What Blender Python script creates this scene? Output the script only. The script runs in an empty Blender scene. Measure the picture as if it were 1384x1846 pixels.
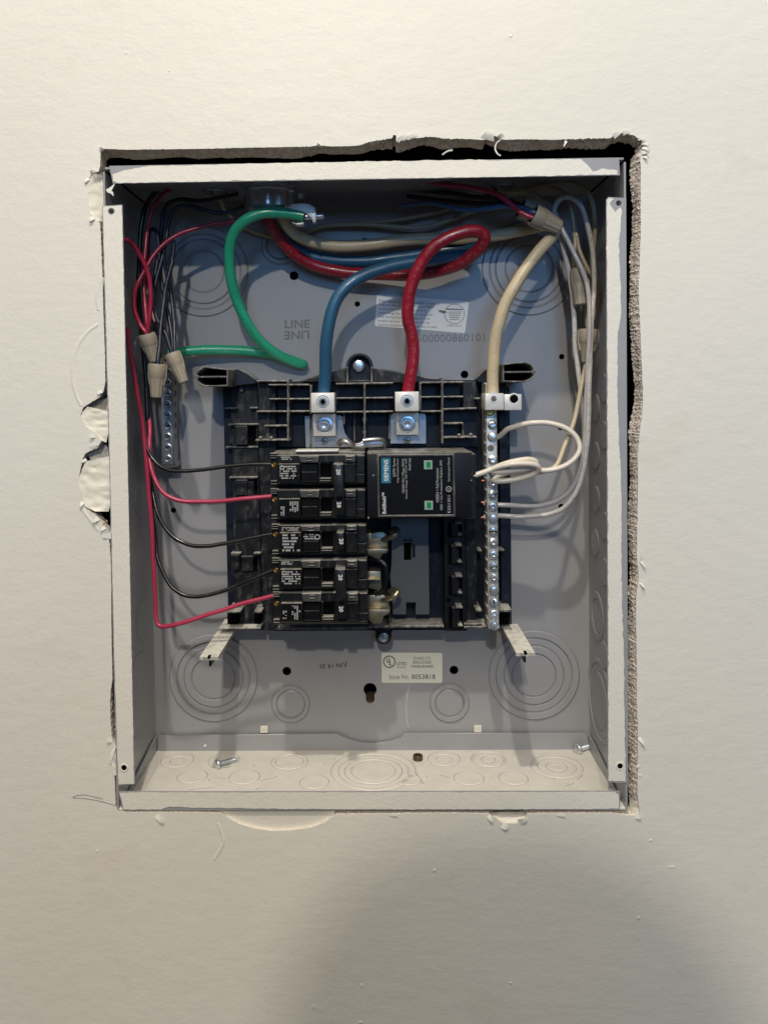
import bpy, bmesh, math, random
from mathutils import Vector, Matrix, noise
from mathutils.geometry import delaunay_2d_cdt
rnd = random.Random(7)
S = bpy.context.scene
COL = S.collection
MM = 0.001

# ------------------------------------------------------------------ camera
# solved from the box corners; x right, y into the wall, z up, millimetres, origin at the middle of the box front
CX, CZ, CD = 9.289, 66.352, 563.67
YAW, PIT, ROL = 0.0211159791, 0.0303609476, -0.0126030292
FPX, PPX, PPY, PW, PH = 1455.274, 652.219, 757.486, 1384., 1846.
def _rot():
    cy, sy, cp, sp, cr, sr = math.cos(YAW), math.sin(YAW), math.cos(PIT), math.sin(PIT), math.cos(ROL), math.sin(ROL)
    base = Matrix(((1,0,0),(0,0,-1),(0,1,0)))
    return Matrix(((cr,-sr,0),(sr,cr,0),(0,0,1))) @ Matrix(((1,0,0),(0,cp,-sp),(0,sp,cp))) @ Matrix(((cy,0,sy),(0,1,0),(-sy,0,cy))) @ base
RC = _rot(); RT = RC.transposed()
cam = bpy.data.cameras.new('camera'); camo = bpy.data.objects.new('camera', cam); COL.objects.link(camo)
m = Matrix.Identity(4)
for i in range(3):
    m[i][0], m[i][1], m[i][2] = RC[0][i], -RC[1][i], -RC[2][i]
m[0][3], m[1][3], m[2][3] = CX*MM, -CD*MM, CZ*MM
camo.matrix_world = m
cam.sensor_fit = 'VERTICAL'; cam.sensor_height = 36; cam.sensor_width = 27
cam.lens = FPX/PH*36
cam.shift_x = (PW/2-PPX)/PH; cam.shift_y = (PPY-PH/2)/PH
cam.clip_start = 0.01; cam.clip_end = 50
S.camera = camo

# ------------------------------------------------------------------ light
w = bpy.data.worlds.new('World'); S.world = w; w.use_nodes = True
bg = w.node_tree.nodes['Background']; bg.inputs[0].default_value = (0.80,0.86,1,1); bg.inputs[1].default_value = 0.05
def lamp(name, kind, loc, power, col, size, size_y=None, target=None):
    l = bpy.data.lights.new(name, kind); l.energy = power; l.color = col
    if kind == 'AREA':
        l.shape = 'RECTANGLE'; l.size = size*MM; l.size_y = (size_y or size)*MM
    else: l.shadow_soft_size = size*MM
    o = bpy.data.objects.new(name, l); COL.objects.link(o); o.location = Vector(loc)*MM
    if target: o.rotation_euler = (Vector(target)-Vector(loc)).to_track_quat('-Z','Y').to_euler()
    return o
lamp('ceiling_lamp_near', 'POINT', (-60,-760,1400), 48, (1,.935,.81), 22)
lamp('ceiling_lamp_far', 'POINT', (-115,-2000,1100), 58, (1,.935,.80), 30)
lamp('lit_ceiling', 'AREA', (0,-1500,1450), 32, (1,.945,.84), 3000, 2400, (0,-1500,0))
lamp('window_light', 'AREA', (180,-3000,540), 19, (.22,.51,1), 1100, 620, (0,0,0))
S.view_settings.view_transform = 'Standard'; S.view_settings.look = 'None'
S.view_settings.exposure = 0.0; S.view_settings.gamma = 1

# ------------------------------------------------------------------ pixel rays onto real planes of the place (mm)
def ray(u, v): return RT @ Vector(((u-PPX)/FPX, (v-PPY)/FPX, 1))
CAM = Vector((CX,-CD,CZ))
def P(u, v, d): r = ray(u,v); return CAM + r*((d-CAM.y)/r.y)
def PX(u, v, x): r = ray(u,v); return CAM + r*((x-CAM.x)/r.x)
def PZ(u, v, z): r = ray(u,v); return CAM + r*((z-CAM.z)/r.z)
def px(n, d=0): return n*(CD+d)/FPX      # pixels to millimetres at a depth

# ------------------------------------------------------------------ materials
MATS = {}
def mat(name, col, rough=.5, metal=0., coat=0., bump=None, var=None, dust=None, spec=.5, wear=None, prt=None, bump2=None, stretch=None):
    M = bpy.data.materials.new(name); M.use_nodes = True; n = M.node_tree; b = n.nodes['Principled BSDF']
    L = n.links.new
    b.inputs['Roughness'].default_value = rough; b.inputs['Metallic'].default_value = metal
    b.inputs['Coat Weight'].default_value = coat; b.inputs['Coat Roughness'].default_value = .12
    b.inputs['Specular IOR Level'].default_value = spec
    tc = n.nodes.new('ShaderNodeTexCoord')
    src_ = tc.outputs['Object']
    if stretch:
        mp_ = n.nodes.new('ShaderNodeMapping'); mp_.inputs['Scale'].default_value = stretch; L(src_, mp_.inputs[0]); src_ = mp_.outputs[0]
    def noi(scale, det=3, rough_=.55):
        t = n.nodes.new('ShaderNodeTexNoise'); t.inputs['Scale'].default_value = scale; t.inputs['Detail'].default_value = det
        t.inputs['Roughness'].default_value = rough_; L(src_, t.inputs['Vector']); return t.outputs['Fac']
    def ramp(src, a, c):
        r = n.nodes.new('ShaderNodeMapRange'); r.inputs['From Min'].default_value = a; r.inputs['From Max'].default_value = c; L(src, r.inputs['Value']); return r.outputs['Result']
    def mix(fac, a, c):
        x = n.nodes.new('ShaderNodeMix'); x.data_type = 'RGBA'; L(fac, x.inputs['Factor'])
        for s, val in ((6,a),(7,c)):
            if isinstance(val, tuple): x.inputs[s].default_value = (*val,1)
            else: L(val, x.inputs[s])
        return x.outputs[2]
    def mul(a, c):
        x = n.nodes.new('ShaderNodeMath'); x.operation = 'MULTIPLY'; L(a, x.inputs[0])
        if isinstance(c, (int,float)): x.inputs[1].default_value = c
        else: L(c, x.inputs[1])
        return x.outputs[0]
    c = col
    if var:                       # (scale, second colour)
        c = mix(ramp(noi(var[0]), .35, .65), col, var[1])
    if wear:                      # (scale, colour, threshold)
        c = mix(ramp(noi(wear[0], 5, .65), wear[2], wear[2]+.06), c, wear[1])
    if dust:                      # dust settled on faces that look up, and smeared streaks: (colour, up amount, smear amount, smear threshold)
        g = n.nodes.new('ShaderNodeNewGeometry'); sp = n.nodes.new('ShaderNodeSeparateXYZ'); L(g.outputs['Normal'], sp.inputs[0])
        up = mul(ramp(sp.outputs['Z'], .35, .9), dust[1])
        up = mul(up, ramp(noi(160, 4), .2, .55))
        c = mix(up, c, dust[0])
        if dust[2]:
            mp = n.nodes.new('ShaderNodeMapping'); mp.inputs['Scale'].default_value = (1,.3,.45); L(tc.outputs['Object'], mp.inputs[0])
            t = n.nodes.new('ShaderNodeTexNoise'); t.inputs['Scale'].default_value = 210; t.inputs['Detail'].default_value = 6; t.inputs['Distortion'].default_value = .7
            L(mp.outputs[0], t.inputs['Vector'])
            c = mix(mul(ramp(t.outputs['Fac'], dust[3], dust[3]+.2), dust[2]), c, dust[0])
    if prt:                       # small lettering printed along a wire: (colour, pitch mm, amount)
        at = n.nodes.new('ShaderNodeAttribute'); at.attribute_name = 'wire_co'; sp = n.nodes.new('ShaderNodeSeparateXYZ'); L(at.outputs['Vector'], sp.inputs[0])
        cb = n.nodes.new('ShaderNodeCombineXYZ'); L(sp.outputs['X'], cb.inputs['X']); L(mul(sp.outputs['Z'], 1.7), cb.inputs['Y'])
        t = n.nodes.new('ShaderNodeTexNoise'); t.inputs['Scale'].default_value = prt[1]; t.inputs['Detail'].default_value = 1; L(cb.outputs[0], t.inputs['Vector'])
        t2 = n.nodes.new('ShaderNodeTexNoise'); t2.noise_dimensions = '1D'; t2.inputs['Scale'].default_value = prt[1]*.16; t2.inputs['Detail'].default_value = 0; L(sp.outputs['X'], t2.inputs['W'])
        ab = n.nodes.new('ShaderNodeMath'); ab.operation = 'ABSOLUTE'; L(sp.outputs['Z'], ab.inputs[0])
        band = mul(ramp(ab.outputs[0], .36, .27), ramp(sp.outputs['Y'], 0, .2))
        fac = mul(mul(ramp(t.outputs['Fac'], .52, .56), ramp(t2.outputs['Fac'], .46, .50)), mul(band, prt[2]))
        c = mix(fac, c, prt[0])
    if isinstance(c, tuple): b.inputs['Base Color'].default_value = (*c,1)
    else: L(c, b.inputs['Base Color'])
    last = None
    for bp in (bump, bump2):
        if bp:                    # (scale, distance mm, detail)
            bn = n.nodes.new('ShaderNodeBump'); bn.inputs['Distance'].default_value = bp[1]*MM; bn.inputs['Strength'].default_value = 1
            L(noi(bp[0], bp[2]), bn.inputs['Height'])
            if last: L(last, bn.inputs['Normal'])
            last = bn.outputs['Normal']
    if last: L(last, b.inputs['Normal'])
    MATS[name] = M; return M

DUST = (.50,.47,.42)
wall_paint = mat('wall_paint', (.80,.755,.675), .47, bump=(420,.11,2), bump2=(95,.33,2), var=(9,(.775,.735,.655)), wear=(11,(.765,.715,.63),.60), stretch=(.75,1,1.1))
paint_skin = mat('flange_paint', (.80,.755,.675), .45, bump=(420,.22,3), bump2=(90,.3,2), wear=(260,(.42,.41,.40),.70))
gypsum = mat('gypsum', (.84,.77,.68), .95, bump=(900,.5,4), var=(600,(.62,.53,.45)), spec=.1)
gyp_shaded = mat('gypsum_shaded', (.62,.53,.41), .95, bump=(500,.7,4), var=(240,(.44,.37,.29)), spec=.1)  # same gypsum, with the shade under the top edge put into its colour
plaster = mat('plaster', (.84,.79,.67), .8, bump=(700,.18,4), spec=.2)
paper = mat('torn_paper', (.80,.77,.71), .9, bump=(900,.2,3), spec=.1)
cav = mat('dark_cavity', (.012,.011,.010), .9)
wood = mat('stud_wood', (.16,.105,.065), .8, var=(40,(.10,.065,.04)))
grey = mat('grey_enamel', (.345,.342,.356), .32, coat=.0, bump=(900,.03,2), bump2=(25,.25,1), var=(16,(.318,.316,.33)), wear=(240,(.42,.42,.41),.70))
stamp = mat('stamped_shade', (.19,.19,.195), .6)  # darker tone stands in for the shading of the stamped relief
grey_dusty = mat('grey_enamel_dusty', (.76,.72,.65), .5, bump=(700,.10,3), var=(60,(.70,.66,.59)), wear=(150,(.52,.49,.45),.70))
seam_dust = mat('seam_dusty', (.27,.25,.22), .8)
seam = mat('seam_dark', (.12,.115,.11), .8)  # plain dark tone for ports, sockets and screw holes
seam_light = mat('seam_edge', (.20,.20,.205), .5)
blk = mat('black_plastic', (.009,.010,.013), .36, dust=(DUST,.5,0,.6), bump=(600,.05,2), spec=.35)
blk_tray = mat('black_plastic_dusty', (.007,.0105,.022), .42, dust=(DUST,.7,.05,.56), bump=(500,.06,2), spec=.3)
blk_smear = mat('black_plastic_smeared', (.010,.011,.014), .48, dust=((.26,.255,.25),.7,.26,.51), bump=(400,.1,3), spec=.3)
rib_m = mat('rib_plastic', (.055,.054,.053), .5, dust=((.56,.53,.47),.9,.35,.45), bump=(300,.1,3))
post_m = mat('dusty_post', (.30,.285,.255), .55, dust=((.78,.74,.66),1.,.5,.4))
deep = mat('recess_shade', (.004,.004,.005), .9, spec=0.)  # near-black patches paint the shade inside holes and recesses
brk = mat('breaker_black', (.010,.0105,.012), .30, dust=(DUST,.65,.06,.55), bump=(700,.04,2))
brk_lab = mat('breaker_label', (.006,.006,.007), .22)
brk_grey = mat('breaker_clip', (.055,.055,.056), .4, dust=(DUST,.8,.2,.5))
ink_grey = mat('grey_print', (.42,.42,.42), .6)
ink_white = mat('white_print', (.75,.76,.76), .6)
ink_black = mat('black_print', (.02,.02,.025), .6)
ink_soft = mat('worn_print', (.16,.16,.18), .6)
teal = mat('teal_print', (.01,.15,.235), .45)
green_led = mat('green_window', (.01,.22,.085), .25)
led_frame = mat('window_frame', (.27,.37,.31), .4)
alu = mat('aluminium', (.80,.78,.74), .45, .30, bump=(500,.06,3), var=(120,(.64,.62,.60)))
zinc = mat('zinc_plate', (.62,.66,.70), .27, .75, bump=(500,.05,2))
steel = mat('dull_steel', (.36,.36,.36), .36, .9, bump=(400,.04,2), wear=(90,(.25,.25,.25),.6))
busm = mat('bus_plate_metal', (.15,.155,.165), .45, .4, bump=(900,.06,3), wear=(700,(.16,.16,.16),.62))
tin = mat('tinned_bronze', (.40,.355,.26), .36, .8, bump=(400,.05,2), var=(150,(.28,.25,.18)))
brass = mat('brass_screw', (.50,.30,.08), .35, .9)
bar_m = mat('bar_aluminium', (.60,.59,.56), .38, .45, bump=(600,.05,3))
cast = mat('die_cast', (.66,.67,.70), .24, .9, bump=(300,.06,2))
whitep = mat('white_metal', (.75,.74,.71), .4, .2)
lab_white = mat('label_paper', (.86,.86,.87), .4)
lab_cream = mat('label_cream', (.76,.75,.66), .4)
nut_m = mat('wire_nut_tan', (.36,.31,.235), .45, bump=(500,.06,2))
W_ = lambda n, c, r=.33, p=None, ct=.15: mat(n, c, r, coat=ct, prt=p, bump=(250,.05,2))
w_red = W_('red_jacket', (.28,.012,.030), .30, ((.7,.45,.4),1.5,.17))
w_red2 = W_('red_thin_jacket', (.42,.035,.085), .35)
w_dred = W_('dark_red_jacket', (.30,.014,.045), .35)
w_blue = W_('blue_jacket', (.022,.095,.185), .38)
w_lblue = W_('light_blue_jacket', (.06,.13,.27), .38)
w_green = W_('green_jacket', (.028,.38,.22), .30, ((.01,.14,.07),1.5,.4))
w_cream = W_('cream_jacket', (.58,.48,.32), .38, ((.25,.18,.12),.5,.25))
w_tan = W_('tan_jacket', (.42,.35,.235), .42)
w_white = W_('white_jacket', (.72,.65,.55), .38)
w_whitep = W_('printed_white_jacket', (.55,.52,.50), .38, ((.17,.15,.15),1.0,.75))
w_grey = W_('grey_jacket', (.46,.44,.44), .38, ((.7,.7,.7),1.3,.4))
w_black = W_('black_jacket', (.010,.010,.011), .22)
w_navy = W_('navy_jacket', (.010,.013,.030), .40, ct=0)
w_navyp = W_('printed_navy_jacket', (.012,.016,.032), .36, ((.30,.33,.37),1.8,.28), ct=0)
copper = mat('copper', (.36,.13,.075), .4, .8)
skin = mat('skin', (.5,.33,.25), .5); cloth = mat('cloth', (.05,.06,.08), .8); hairm = mat('hair', (.03,.02,.015), .6)

# ------------------------------------------------------------------ mesh building
class MB:
    def __init__(s): s.v = []; s.f = []; s.co = None
    def add(s, v, f):
        o = len(s.v); s.v += [tuple(p) for p in v]; s.f += [tuple(i+o for i in q) for q in f]; return s
    def box(s, x0, x1, y0, y1, z0, z1):
        if x0 > x1: x0, x1 = x1, x0
        if z0 > z1: z0, z1 = z1, z0
        v = [(x,y,z) for y in (y0,y1) for z in (z0,z1) for x in (x0,x1)]
        return s.add(v, [(0,1,3,2),(4,6,7,5),(0,2,6,4),(1,5,7,3),(0,4,5,1),(2,3,7,6)])
    def boxp(s, u0, v0, u1, v1, d0, d1):   # a rectangle seen at depth d0, running straight back to d1
        a, b, c, e = P(u0,v0,d0), P(u1,v0,d0), P(u0,v1,d0), P(u1,v1,d0)
        return s.box((a.x+c.x)/2, (b.x+e.x)/2, d0, d1, (c.z+e.z)/2, (a.z+b.z)/2)
    def prism(s, pts, d0, d1, holes=()):    # pts: (x,z) in mm, front at y=d0
        loops = [list(pts)] + [list(h) for h in holes]
        co = [Vector(p) for l in loops for p in l]; edges = []; o = 0; poly = []
        for l in loops:
            k = len(l); edges += [(o+i, o+(i+1)%k) for i in range(k)]; poly.append((o,k)); o += k
        vs, es, fs, ov, oe, of = delaunay_2d_cdt(co, edges, [], 1, 1e-6)
        def inside(p, l):
            r = False; j = len(l)-1
            for i in range(len(l)):
                a, b = l[i], l[j]
                if (a[1] > p[1]) != (b[1] > p[1]) and p[0] < (b[0]-a[0])*(p[1]-a[1])/(b[1]-a[1])+a[0]: r = not r
                j = i
            return r
        tri = []
        for f in fs:
            c = sum((vs[i] for i in f), Vector((0,0)))/len(f)
            if inside(c, loops[0]) and not any(inside(c, h) for h in loops[1:]): tri.append(f)
        n = len(vs)
        v = [(p.x,d0,p.y) for p in vs]+[(p.x,d1,p.y) for p in vs]
        cnt = {}
        ff = []
        for f in tri:
            a = sum(vs[f[i]].x*vs[f[(i+1)%len(f)]].y-vs[f[(i+1)%len(f)]].x*vs[f[i]].y for i in range(len(f)))
            if a < 0: f = f[::-1]
            ff.append(tuple(f)); ff.append(tuple(i+n for i in f[::-1]))
            for i in range(len(f)): cnt[(f[i], f[(i+1)%len(f)])] = 1
        for (i,j) in cnt:
            if (j,i) not in cnt: ff.append((j,i,i+n,j+n))
        return s.add(v, ff)
    def prismp(s, pts, d0, d1, holes=()):
        q = lambda l: [(P(u,v,d0).x, P(u,v,d0).z) for u,v in l]
        return s.prism(q(pts), d0, d1, [q(h) for h in holes])
    def lathe(s, c, axis, prof, n=20, lobes=None, ring=False):   # prof (r,h) along axis
        a = Vector(axis).normalized(); t = Vector((0,0,1)) if abs(a.z) < .9 else Vector((1,0,0))
        e1 = t.cross(a).normalized(); e2 = a.cross(e1); c = Vector(c); v = []; f = []
        for (r,h) in prof:
            for i in range(n):
                t_ = 2*math.pi*i/n; rr = r*(lobes(t_,h) if lobes else 1)
                v.append(c+a*h+e1*rr*math.cos(t_)+e2*rr*math.sin(t_))
        m_ = len(prof)
        for k in range(m_-1):
            for i in range(n):
                j = (i+1)%n; f.append((k*n+i,k*n+j,(k+1)*n+j,(k+1)*n+i))
        if ring:
            for i in range(n): f.append(((m_-1)*n+i,(m_-1)*n+(i+1)%n,(i+1)%n,i))
            return s.add(v, f)
        if prof[0][0] > 1e-6: f.append(tuple(range(n))[::-1])
        if prof[-1][0] > 1e-6: f.append(tuple((m_-1)*n+i for i in range(n)))
        return s.add(v, f)
    def tube(s, pts, r, n=12, cap=True, r_end=None):
        pts = [Vector(p) for p in pts]; N = len(pts); v = []; f = []; co = []; ln = 0; e1 = None
        for i, p in enumerate(pts):
            t = (pts[min(i+1,N-1)]-pts[max(i-1,0)]).normalized()
            if i: ln += (p-pts[i-1]).length
            ref = Vector((0,-1,0)); q = ref-t*ref.dot(t)
            if q.length < .35 and e1 is not None: q = e1-t*e1.dot(t)
            if q.length < 1e-3: q = Vector((0,0,1))-t*t.z
            q.normalize()
            if e1 is not None:
                q = (q*.5+(e1-t*e1.dot(t)).normalized()*.5); q = (q-t*q.dot(t)).normalized()
            e1 = q; e2 = t.cross(e1)
            rr = r if r_end is None else r+(r_end-r)*i/(N-1)
            for k in range(n):
                a = 2*math.pi*k/n; v.append(p+e1*rr*math.cos(a)+e2*rr*math.sin(a)); co.append((ln, math.cos(a), math.sin(a)))
        for i in range(N-1):
            for k in range(n):
                j = (k+1)%n; f.append((i*n+k,i*n+j,(i+1)*n+j,(i+1)*n+k))
        if cap: f.append(tuple(range(n))[::-1]); f.append(tuple((N-1)*n+k for k in range(n)))
        if s.co is None: s.co = []
        s.co += co
        return s.add(v, f)
def smooth_path(pts, k=7):
    pts = [Vector(p) for p in pts]; q = [pts[0]*2-pts[1]]+pts+[pts[-1]*2-pts[-2]]; out = []
    for i in range(1, len(q)-2):
        for j in range(k):
            t = j/k; a,b,c,d = q[i-1],q[i],q[i+1],q[i+2]
            out.append(.5*((2*b)+(c-a)*t+(2*a-5*b+4*c-d)*t*t+(3*b-a-3*c+d)*t**3))
    out.append(pts[-1]); return out
def link(o, parent):
    COL.objects.link(o)
    if parent is not None:
        o.parent = parent; L = Vector((0,0,0)); p = parent
        while p is not None: L += p.location; p = p.parent
        o.location = o.location - L
def obj(name, mb, m_, parent=None, bevel=0, smooth=35, recenter=True, seg=1):
    me = bpy.data.meshes.new(name)
    vs = [Vector(p)*MM for p in mb.v]
    c = Vector((0,0,0))
    if recenter:
        c = Vector([(min(p[i] for p in vs)+max(p[i] for p in vs))/2 for i in range(3)])
    me.from_pydata([p-c for p in vs], [], mb.f)
    if mb.co and len(mb.co) == len(vs):
        at = me.attributes.new('wire_co', 'FLOAT_VECTOR', 'POINT')
        at.data.foreach_set('vector', [x for t in mb.co for x in t])
    if bevel:
        bm = bmesh.new(); bm.from_mesh(me)
        bmesh.ops.recalc_face_normals(bm, faces=bm.faces)
        ed = [e for e in bm.edges if len(e.link_faces) == 2 and e.calc_face_angle(0) > .5]
        bmesh.ops.bevel(bm, geom=ed, offset=bevel*MM, segments=seg, affect='EDGES', profile=.5, clamp_overlap=True)
        bm.to_mesh(me); bm.free()
    else:
        bm = bmesh.new(); bm.from_mesh(me); bmesh.ops.recalc_face_normals(bm, faces=bm.faces); bm.to_mesh(me); bm.free()
    me.materials.append(m_)
    if smooth:
        me.shade_smooth(); me.set_sharp_from_angle(angle=math.radians(smooth))
    o = bpy.data.objects.new(name, me); o.location = c
    link(o, parent); return o
def tag(o, label, cat, group=None):
    o['label'] = label; o['category'] = cat
    if group: o['group'] = group
    return o
def thing(name, label, cat, loc, group=None):
    o = bpy.data.objects.new(name, None); COL.objects.link(o); o.location = Vector(loc)*MM
    o.empty_display_size = .01
    return tag(o, label, cat, group)
def struct(name, mb, m_, **k):
    o = obj(name, mb, m_, **k); o['kind'] = 'structure'; return o
_dg = None
def text_mb(s, c, height, rot=0, width=None, raise_=0., bold=0.):
    # flat lettering facing the viewer (-y); c = centre in mm, rot in degrees counter-clockwise
    cu = bpy.data.curves.new('t', 'FONT'); cu.body = s; cu.align_x = 'CENTER'; cu.align_y = 'CENTER'; cu.resolution_u = 2
    cu.offset = bold
    o = bpy.data.objects.new('t', cu); COL.objects.link(o)
    bpy.context.view_layer.update()
    dg = bpy.context.evaluated_depsgraph_get(); me = bpy.data.meshes.new_from_object(o.evaluated_get(dg))
    v = [x.co.copy() for x in me.vertices]; f = [tuple(p.vertices) for p in me.polygons]
    bpy.data.objects.remove(o); bpy.data.curves.remove(cu); bpy.data.meshes.remove(me)
    mb = MB()
    if not v: return mb
    x0, x1 = min(p.x for p in v), max(p.x for p in v); y0, y1 = min(p.y for p in v), max(p.y for p in v)
    sy = height/(y1-y0); sx = width/(x1-x0) if width else sy
    ca, sa = math.cos(math.radians(rot)), math.sin(math.radians(rot)); out = []
    for p in v:
        x, y = (p.x-(x0+x1)/2)*sx, (p.y-(y0+y1)/2)*sy
        out.append((c[0]+x*ca-y*sa, c[1]-raise_, c[2]+x*sa+y*ca))
    if raise_:
        n = len(out); out += [(p[0], c[1]+.1, p[2]) for p in out]; cnt = {}; ff = []
        for q in f:
            ff.append(q)
            for i in range(len(q)): cnt[(q[i], q[(i+1)%len(q)])] = 1
        for (i,j) in cnt:
            if (j,i) not in cnt: ff.append((j,i,i+n,j+n))
        f = ff
    return mb.add(out, f)
def text(name, s, u, v, d, hpx, rot, m_, parent, wpx=None, raise_=0., bold=0.):
    return obj(name, text_mb(s, P(u,v,d), px(hpx,d), rot, px(wpx,d) if wpx else None, raise_, bold), m_, parent, smooth=0)
def print_lines(u0, v0, u1, v1, d, rows, seed, vertical=False, fill=.8):
    # illegibly small print: broken dashes in rows
    r = random.Random(seed); mb = MB()
    if vertical:
        for k in range(rows):
            uu = u0+(u1-u0)*(k+.5)/rows; hw = (u1-u0)/rows*.30; y = v0; end = v1-(v1-v0)*r.uniform(0,.35)
            while y < end:
                l = r.uniform(1.2,3.2)
                if r.random() < fill: mb.boxp(uu-hw, y, uu+hw, min(y+l,end), d, d+.05)
                y += l+.7
    else:
        for k in range(rows):
            vv = v0+(v1-v0)*(k+.5)/rows; hw = (v1-v0)/rows*.30; x = u0; end = u1-(u1-u0)*r.uniform(0,.3)
            while x < end:
                l = r.uniform(1.2,3.4)
                if r.random() < fill: mb.boxp(x, vv-hw, min(x+l,end), vv+hw, d, d+.05)
                x += l+.7
    return mb
def circ(u, v, r, n=20): return [(u+r*math.cos(2*math.pi*i/n), v+r*math.sin(2*math.pi*i/n)) for i in range(n)]
def ccirc(x, z, r, n=28): return [(x+r*math.cos(2*math.pi*i/n), z+r*math.sin(2*math.pi*i/n)) for i in range(n)]

# ------------------------------------------------------------------ wall with the ragged opening
HOLE = [(182,272,.5),(187,268,.6),(230,270,.8),(300,269,.8),(380,268,.8),(450,266,.8),(520,265,.8),(560,264,1),(572,262,1),(600,264,.8),(640,263,.8),(652,261,1),
 (668,255,2),(690,251,2),(706,249,1.5),(709,243,1),(714,244,1),(714,255,1),(726,254,1.4),(745,250,1.4),(770,247,1.4),(783,247,1.4),(800,250,1.6),(830,250,1.2),(873,252,1),
 (876,240,.8),(900,248,.8),(905,252,1),(940,251,1.2),(1000,252,1.4),(1050,250,1.4),(1100,249,1.2),(1108,242,1.2),(1125,239,1.2),(1145,246,1.6),(1160,256,1.6),(1160,268,1.6),
 (1153,280,1.4),(1154,300,1),(1154,360,1),(1154,420,1),(1152,480,1.2),(1150,520,1.4),(1152,560,1.2),(1154,620,1),(1156,660,1.2),(1158,700,1),(1157,740,1),(1152,780,1.3),
 (1149,820,1),(1149,880,1),(1148,940,1),(1147,1000,1.2),(1150,1040,1.5),(1146,1080,1.2),(1146,1140,1.2),(1147,1200,1.2),(1147,1260,1.2),(1149,1320,1.4),(1149,1380,1.2),
 (1148,1430,1.2),(1152,1458,1.6),(1150,1470,1.2),(1132,1470,1),(1100,1466,.7),(1040,1466,.6),(1000,1466,.6),(950,1467,.8),(945,1476,1),(930,1485,1.4),(905,1484,1.4),(890,1474,1.2),(880,1467,.8),
 (820,1466,.5),(760,1466,.5),(700,1467,.6),(640,1468,.7),(606,1468,.6),(597,1474,.6),(585,1483,.5),(560,1492,.4),(525,1497,.3),(490,1498,.3),(460,1494,.3),(430,1485,.3),(410,1474,.4),(400,1466,.6),
 (340,1464,.4),(280,1464,.4),(228,1464,.5),(214,1463,.6),(209,1455,.7),(208,1430,.5),(207,1400,.5),(206,1370,.5),(205,1340,.6),(202,1330,.8),(200,1300,.8),(199,1270,.8),(200,1245,.6),
 (203,1225,.4),(202,1180,.4),(201,1120,.4),(201,1060,.4),(200,1010,.4),(198,980,.4),(196,965,.8),(190,955,1),(185,945,1),(170,926,1),(153,916,1),(148,890,.8),(141,868,.8),(145,850,.8),(150,825,1),
 (155,817,1),(175,808,1),(183,795,1),(172,780,.8),(155,768,.8),(146,748,.8),(150,735,.8),(165,725,.8),(180,716,.8),(187,705,.8),(190,690,.6),(190,650,.5),(188,600,.5),(186,540,.6),(185,500,.6),(183,450,.6),(182,420,.6),
 (180,400,.8),(172,395,1),(162,380,1),(158,350,1),(160,325,1),(166,312,1),(178,309,.8),(181,300,.5)]
def outline(src, step):
    out = []
    for i in range(len(src)):
        a, b = src[i], src[(i+1)%len(src)]; L = math.hypot(b[0]-a[0], b[1]-a[1]); k = max(1, int(L/step))
        for j in range(k):
            t = j/k; am = a[2]+(b[2]-a[2])*t
            out.append((a[0]+(b[0]-a[0])*t+rnd.gauss(0,1)*am*.34, a[1]+(b[1]-a[1])*t+rnd.gauss(0,1)*am*.34, am))
    return out
ho = outline(HOLE, 2.4)
hole_mm = [(P(u,v,0).x, P(u,v,0).z) for u,v,a in ho]
mb = MB(); mb.prism([(-1300,-1150),(1300,-1150),(1300,900),(-1300,900)], 0, .35, [hole_mm])
wall = struct('wall', mb, wall_paint, smooth=0, recenter=False)
# exposed core of the board, broken and crumbly, part of the wall
def core(sel, name, m_, depth=12.5, amp=1., lean=(0,0)):
    mb = MB(); n = len(ho); rows = [.3,.9,1.7,2.6,3.6,4.7,5.9,7.1,8.4,9.7,11.,depth]
    idx = [i for i in range(n) if sel(*ho[i])]
    vid = {}
    for i in idx+[(j+1)%n for j in idx]:
        if i in vid: continue
        u, v, a = ho[i]; x, z = hole_mm[i]; vid[i] = len(mb.v)
        for k, d in enumerate(rows):
            am = a*amp*(.25 if k == 0 else .55)
            ln = (d/depth)**.8*(.6+.8*noise.noise(Vector((x*.05,z*.05,d*.1)))+.4)
            mb.v.append((x+lean[0]*ln+rnd.gauss(0,1)*am*.5*(k>0), d+(rnd.gauss(0,.35) if 0 < k < len(rows)-1 else 0), z+lean[1]*ln+rnd.gauss(0,1)*am*.5*(k>0)))
    R_ = len(rows)
    for i in idx:
        a, b = vid[i], vid[(i+1)%n]
        for k in range(R_-1): mb.f.append((a+k,b+k,b+k+1,a+k+1))
    return obj(name, mb, m_, wall, smooth=0, recenter=False)
core(lambda u,v,a: v < 285 and u < 1135, 'gypsum_core', gyp_shaded, 12.5, .6, (0,-3.0))
core(lambda u,v,a: u >= 1135, 'gypsum_core', gypsum, 12.5, .85, (-2.7,0))
core(lambda u,v,a: not (v < 285 and u < 1135) and u < 1135, 'gypsum_core', gypsum, 10, .7)
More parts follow.
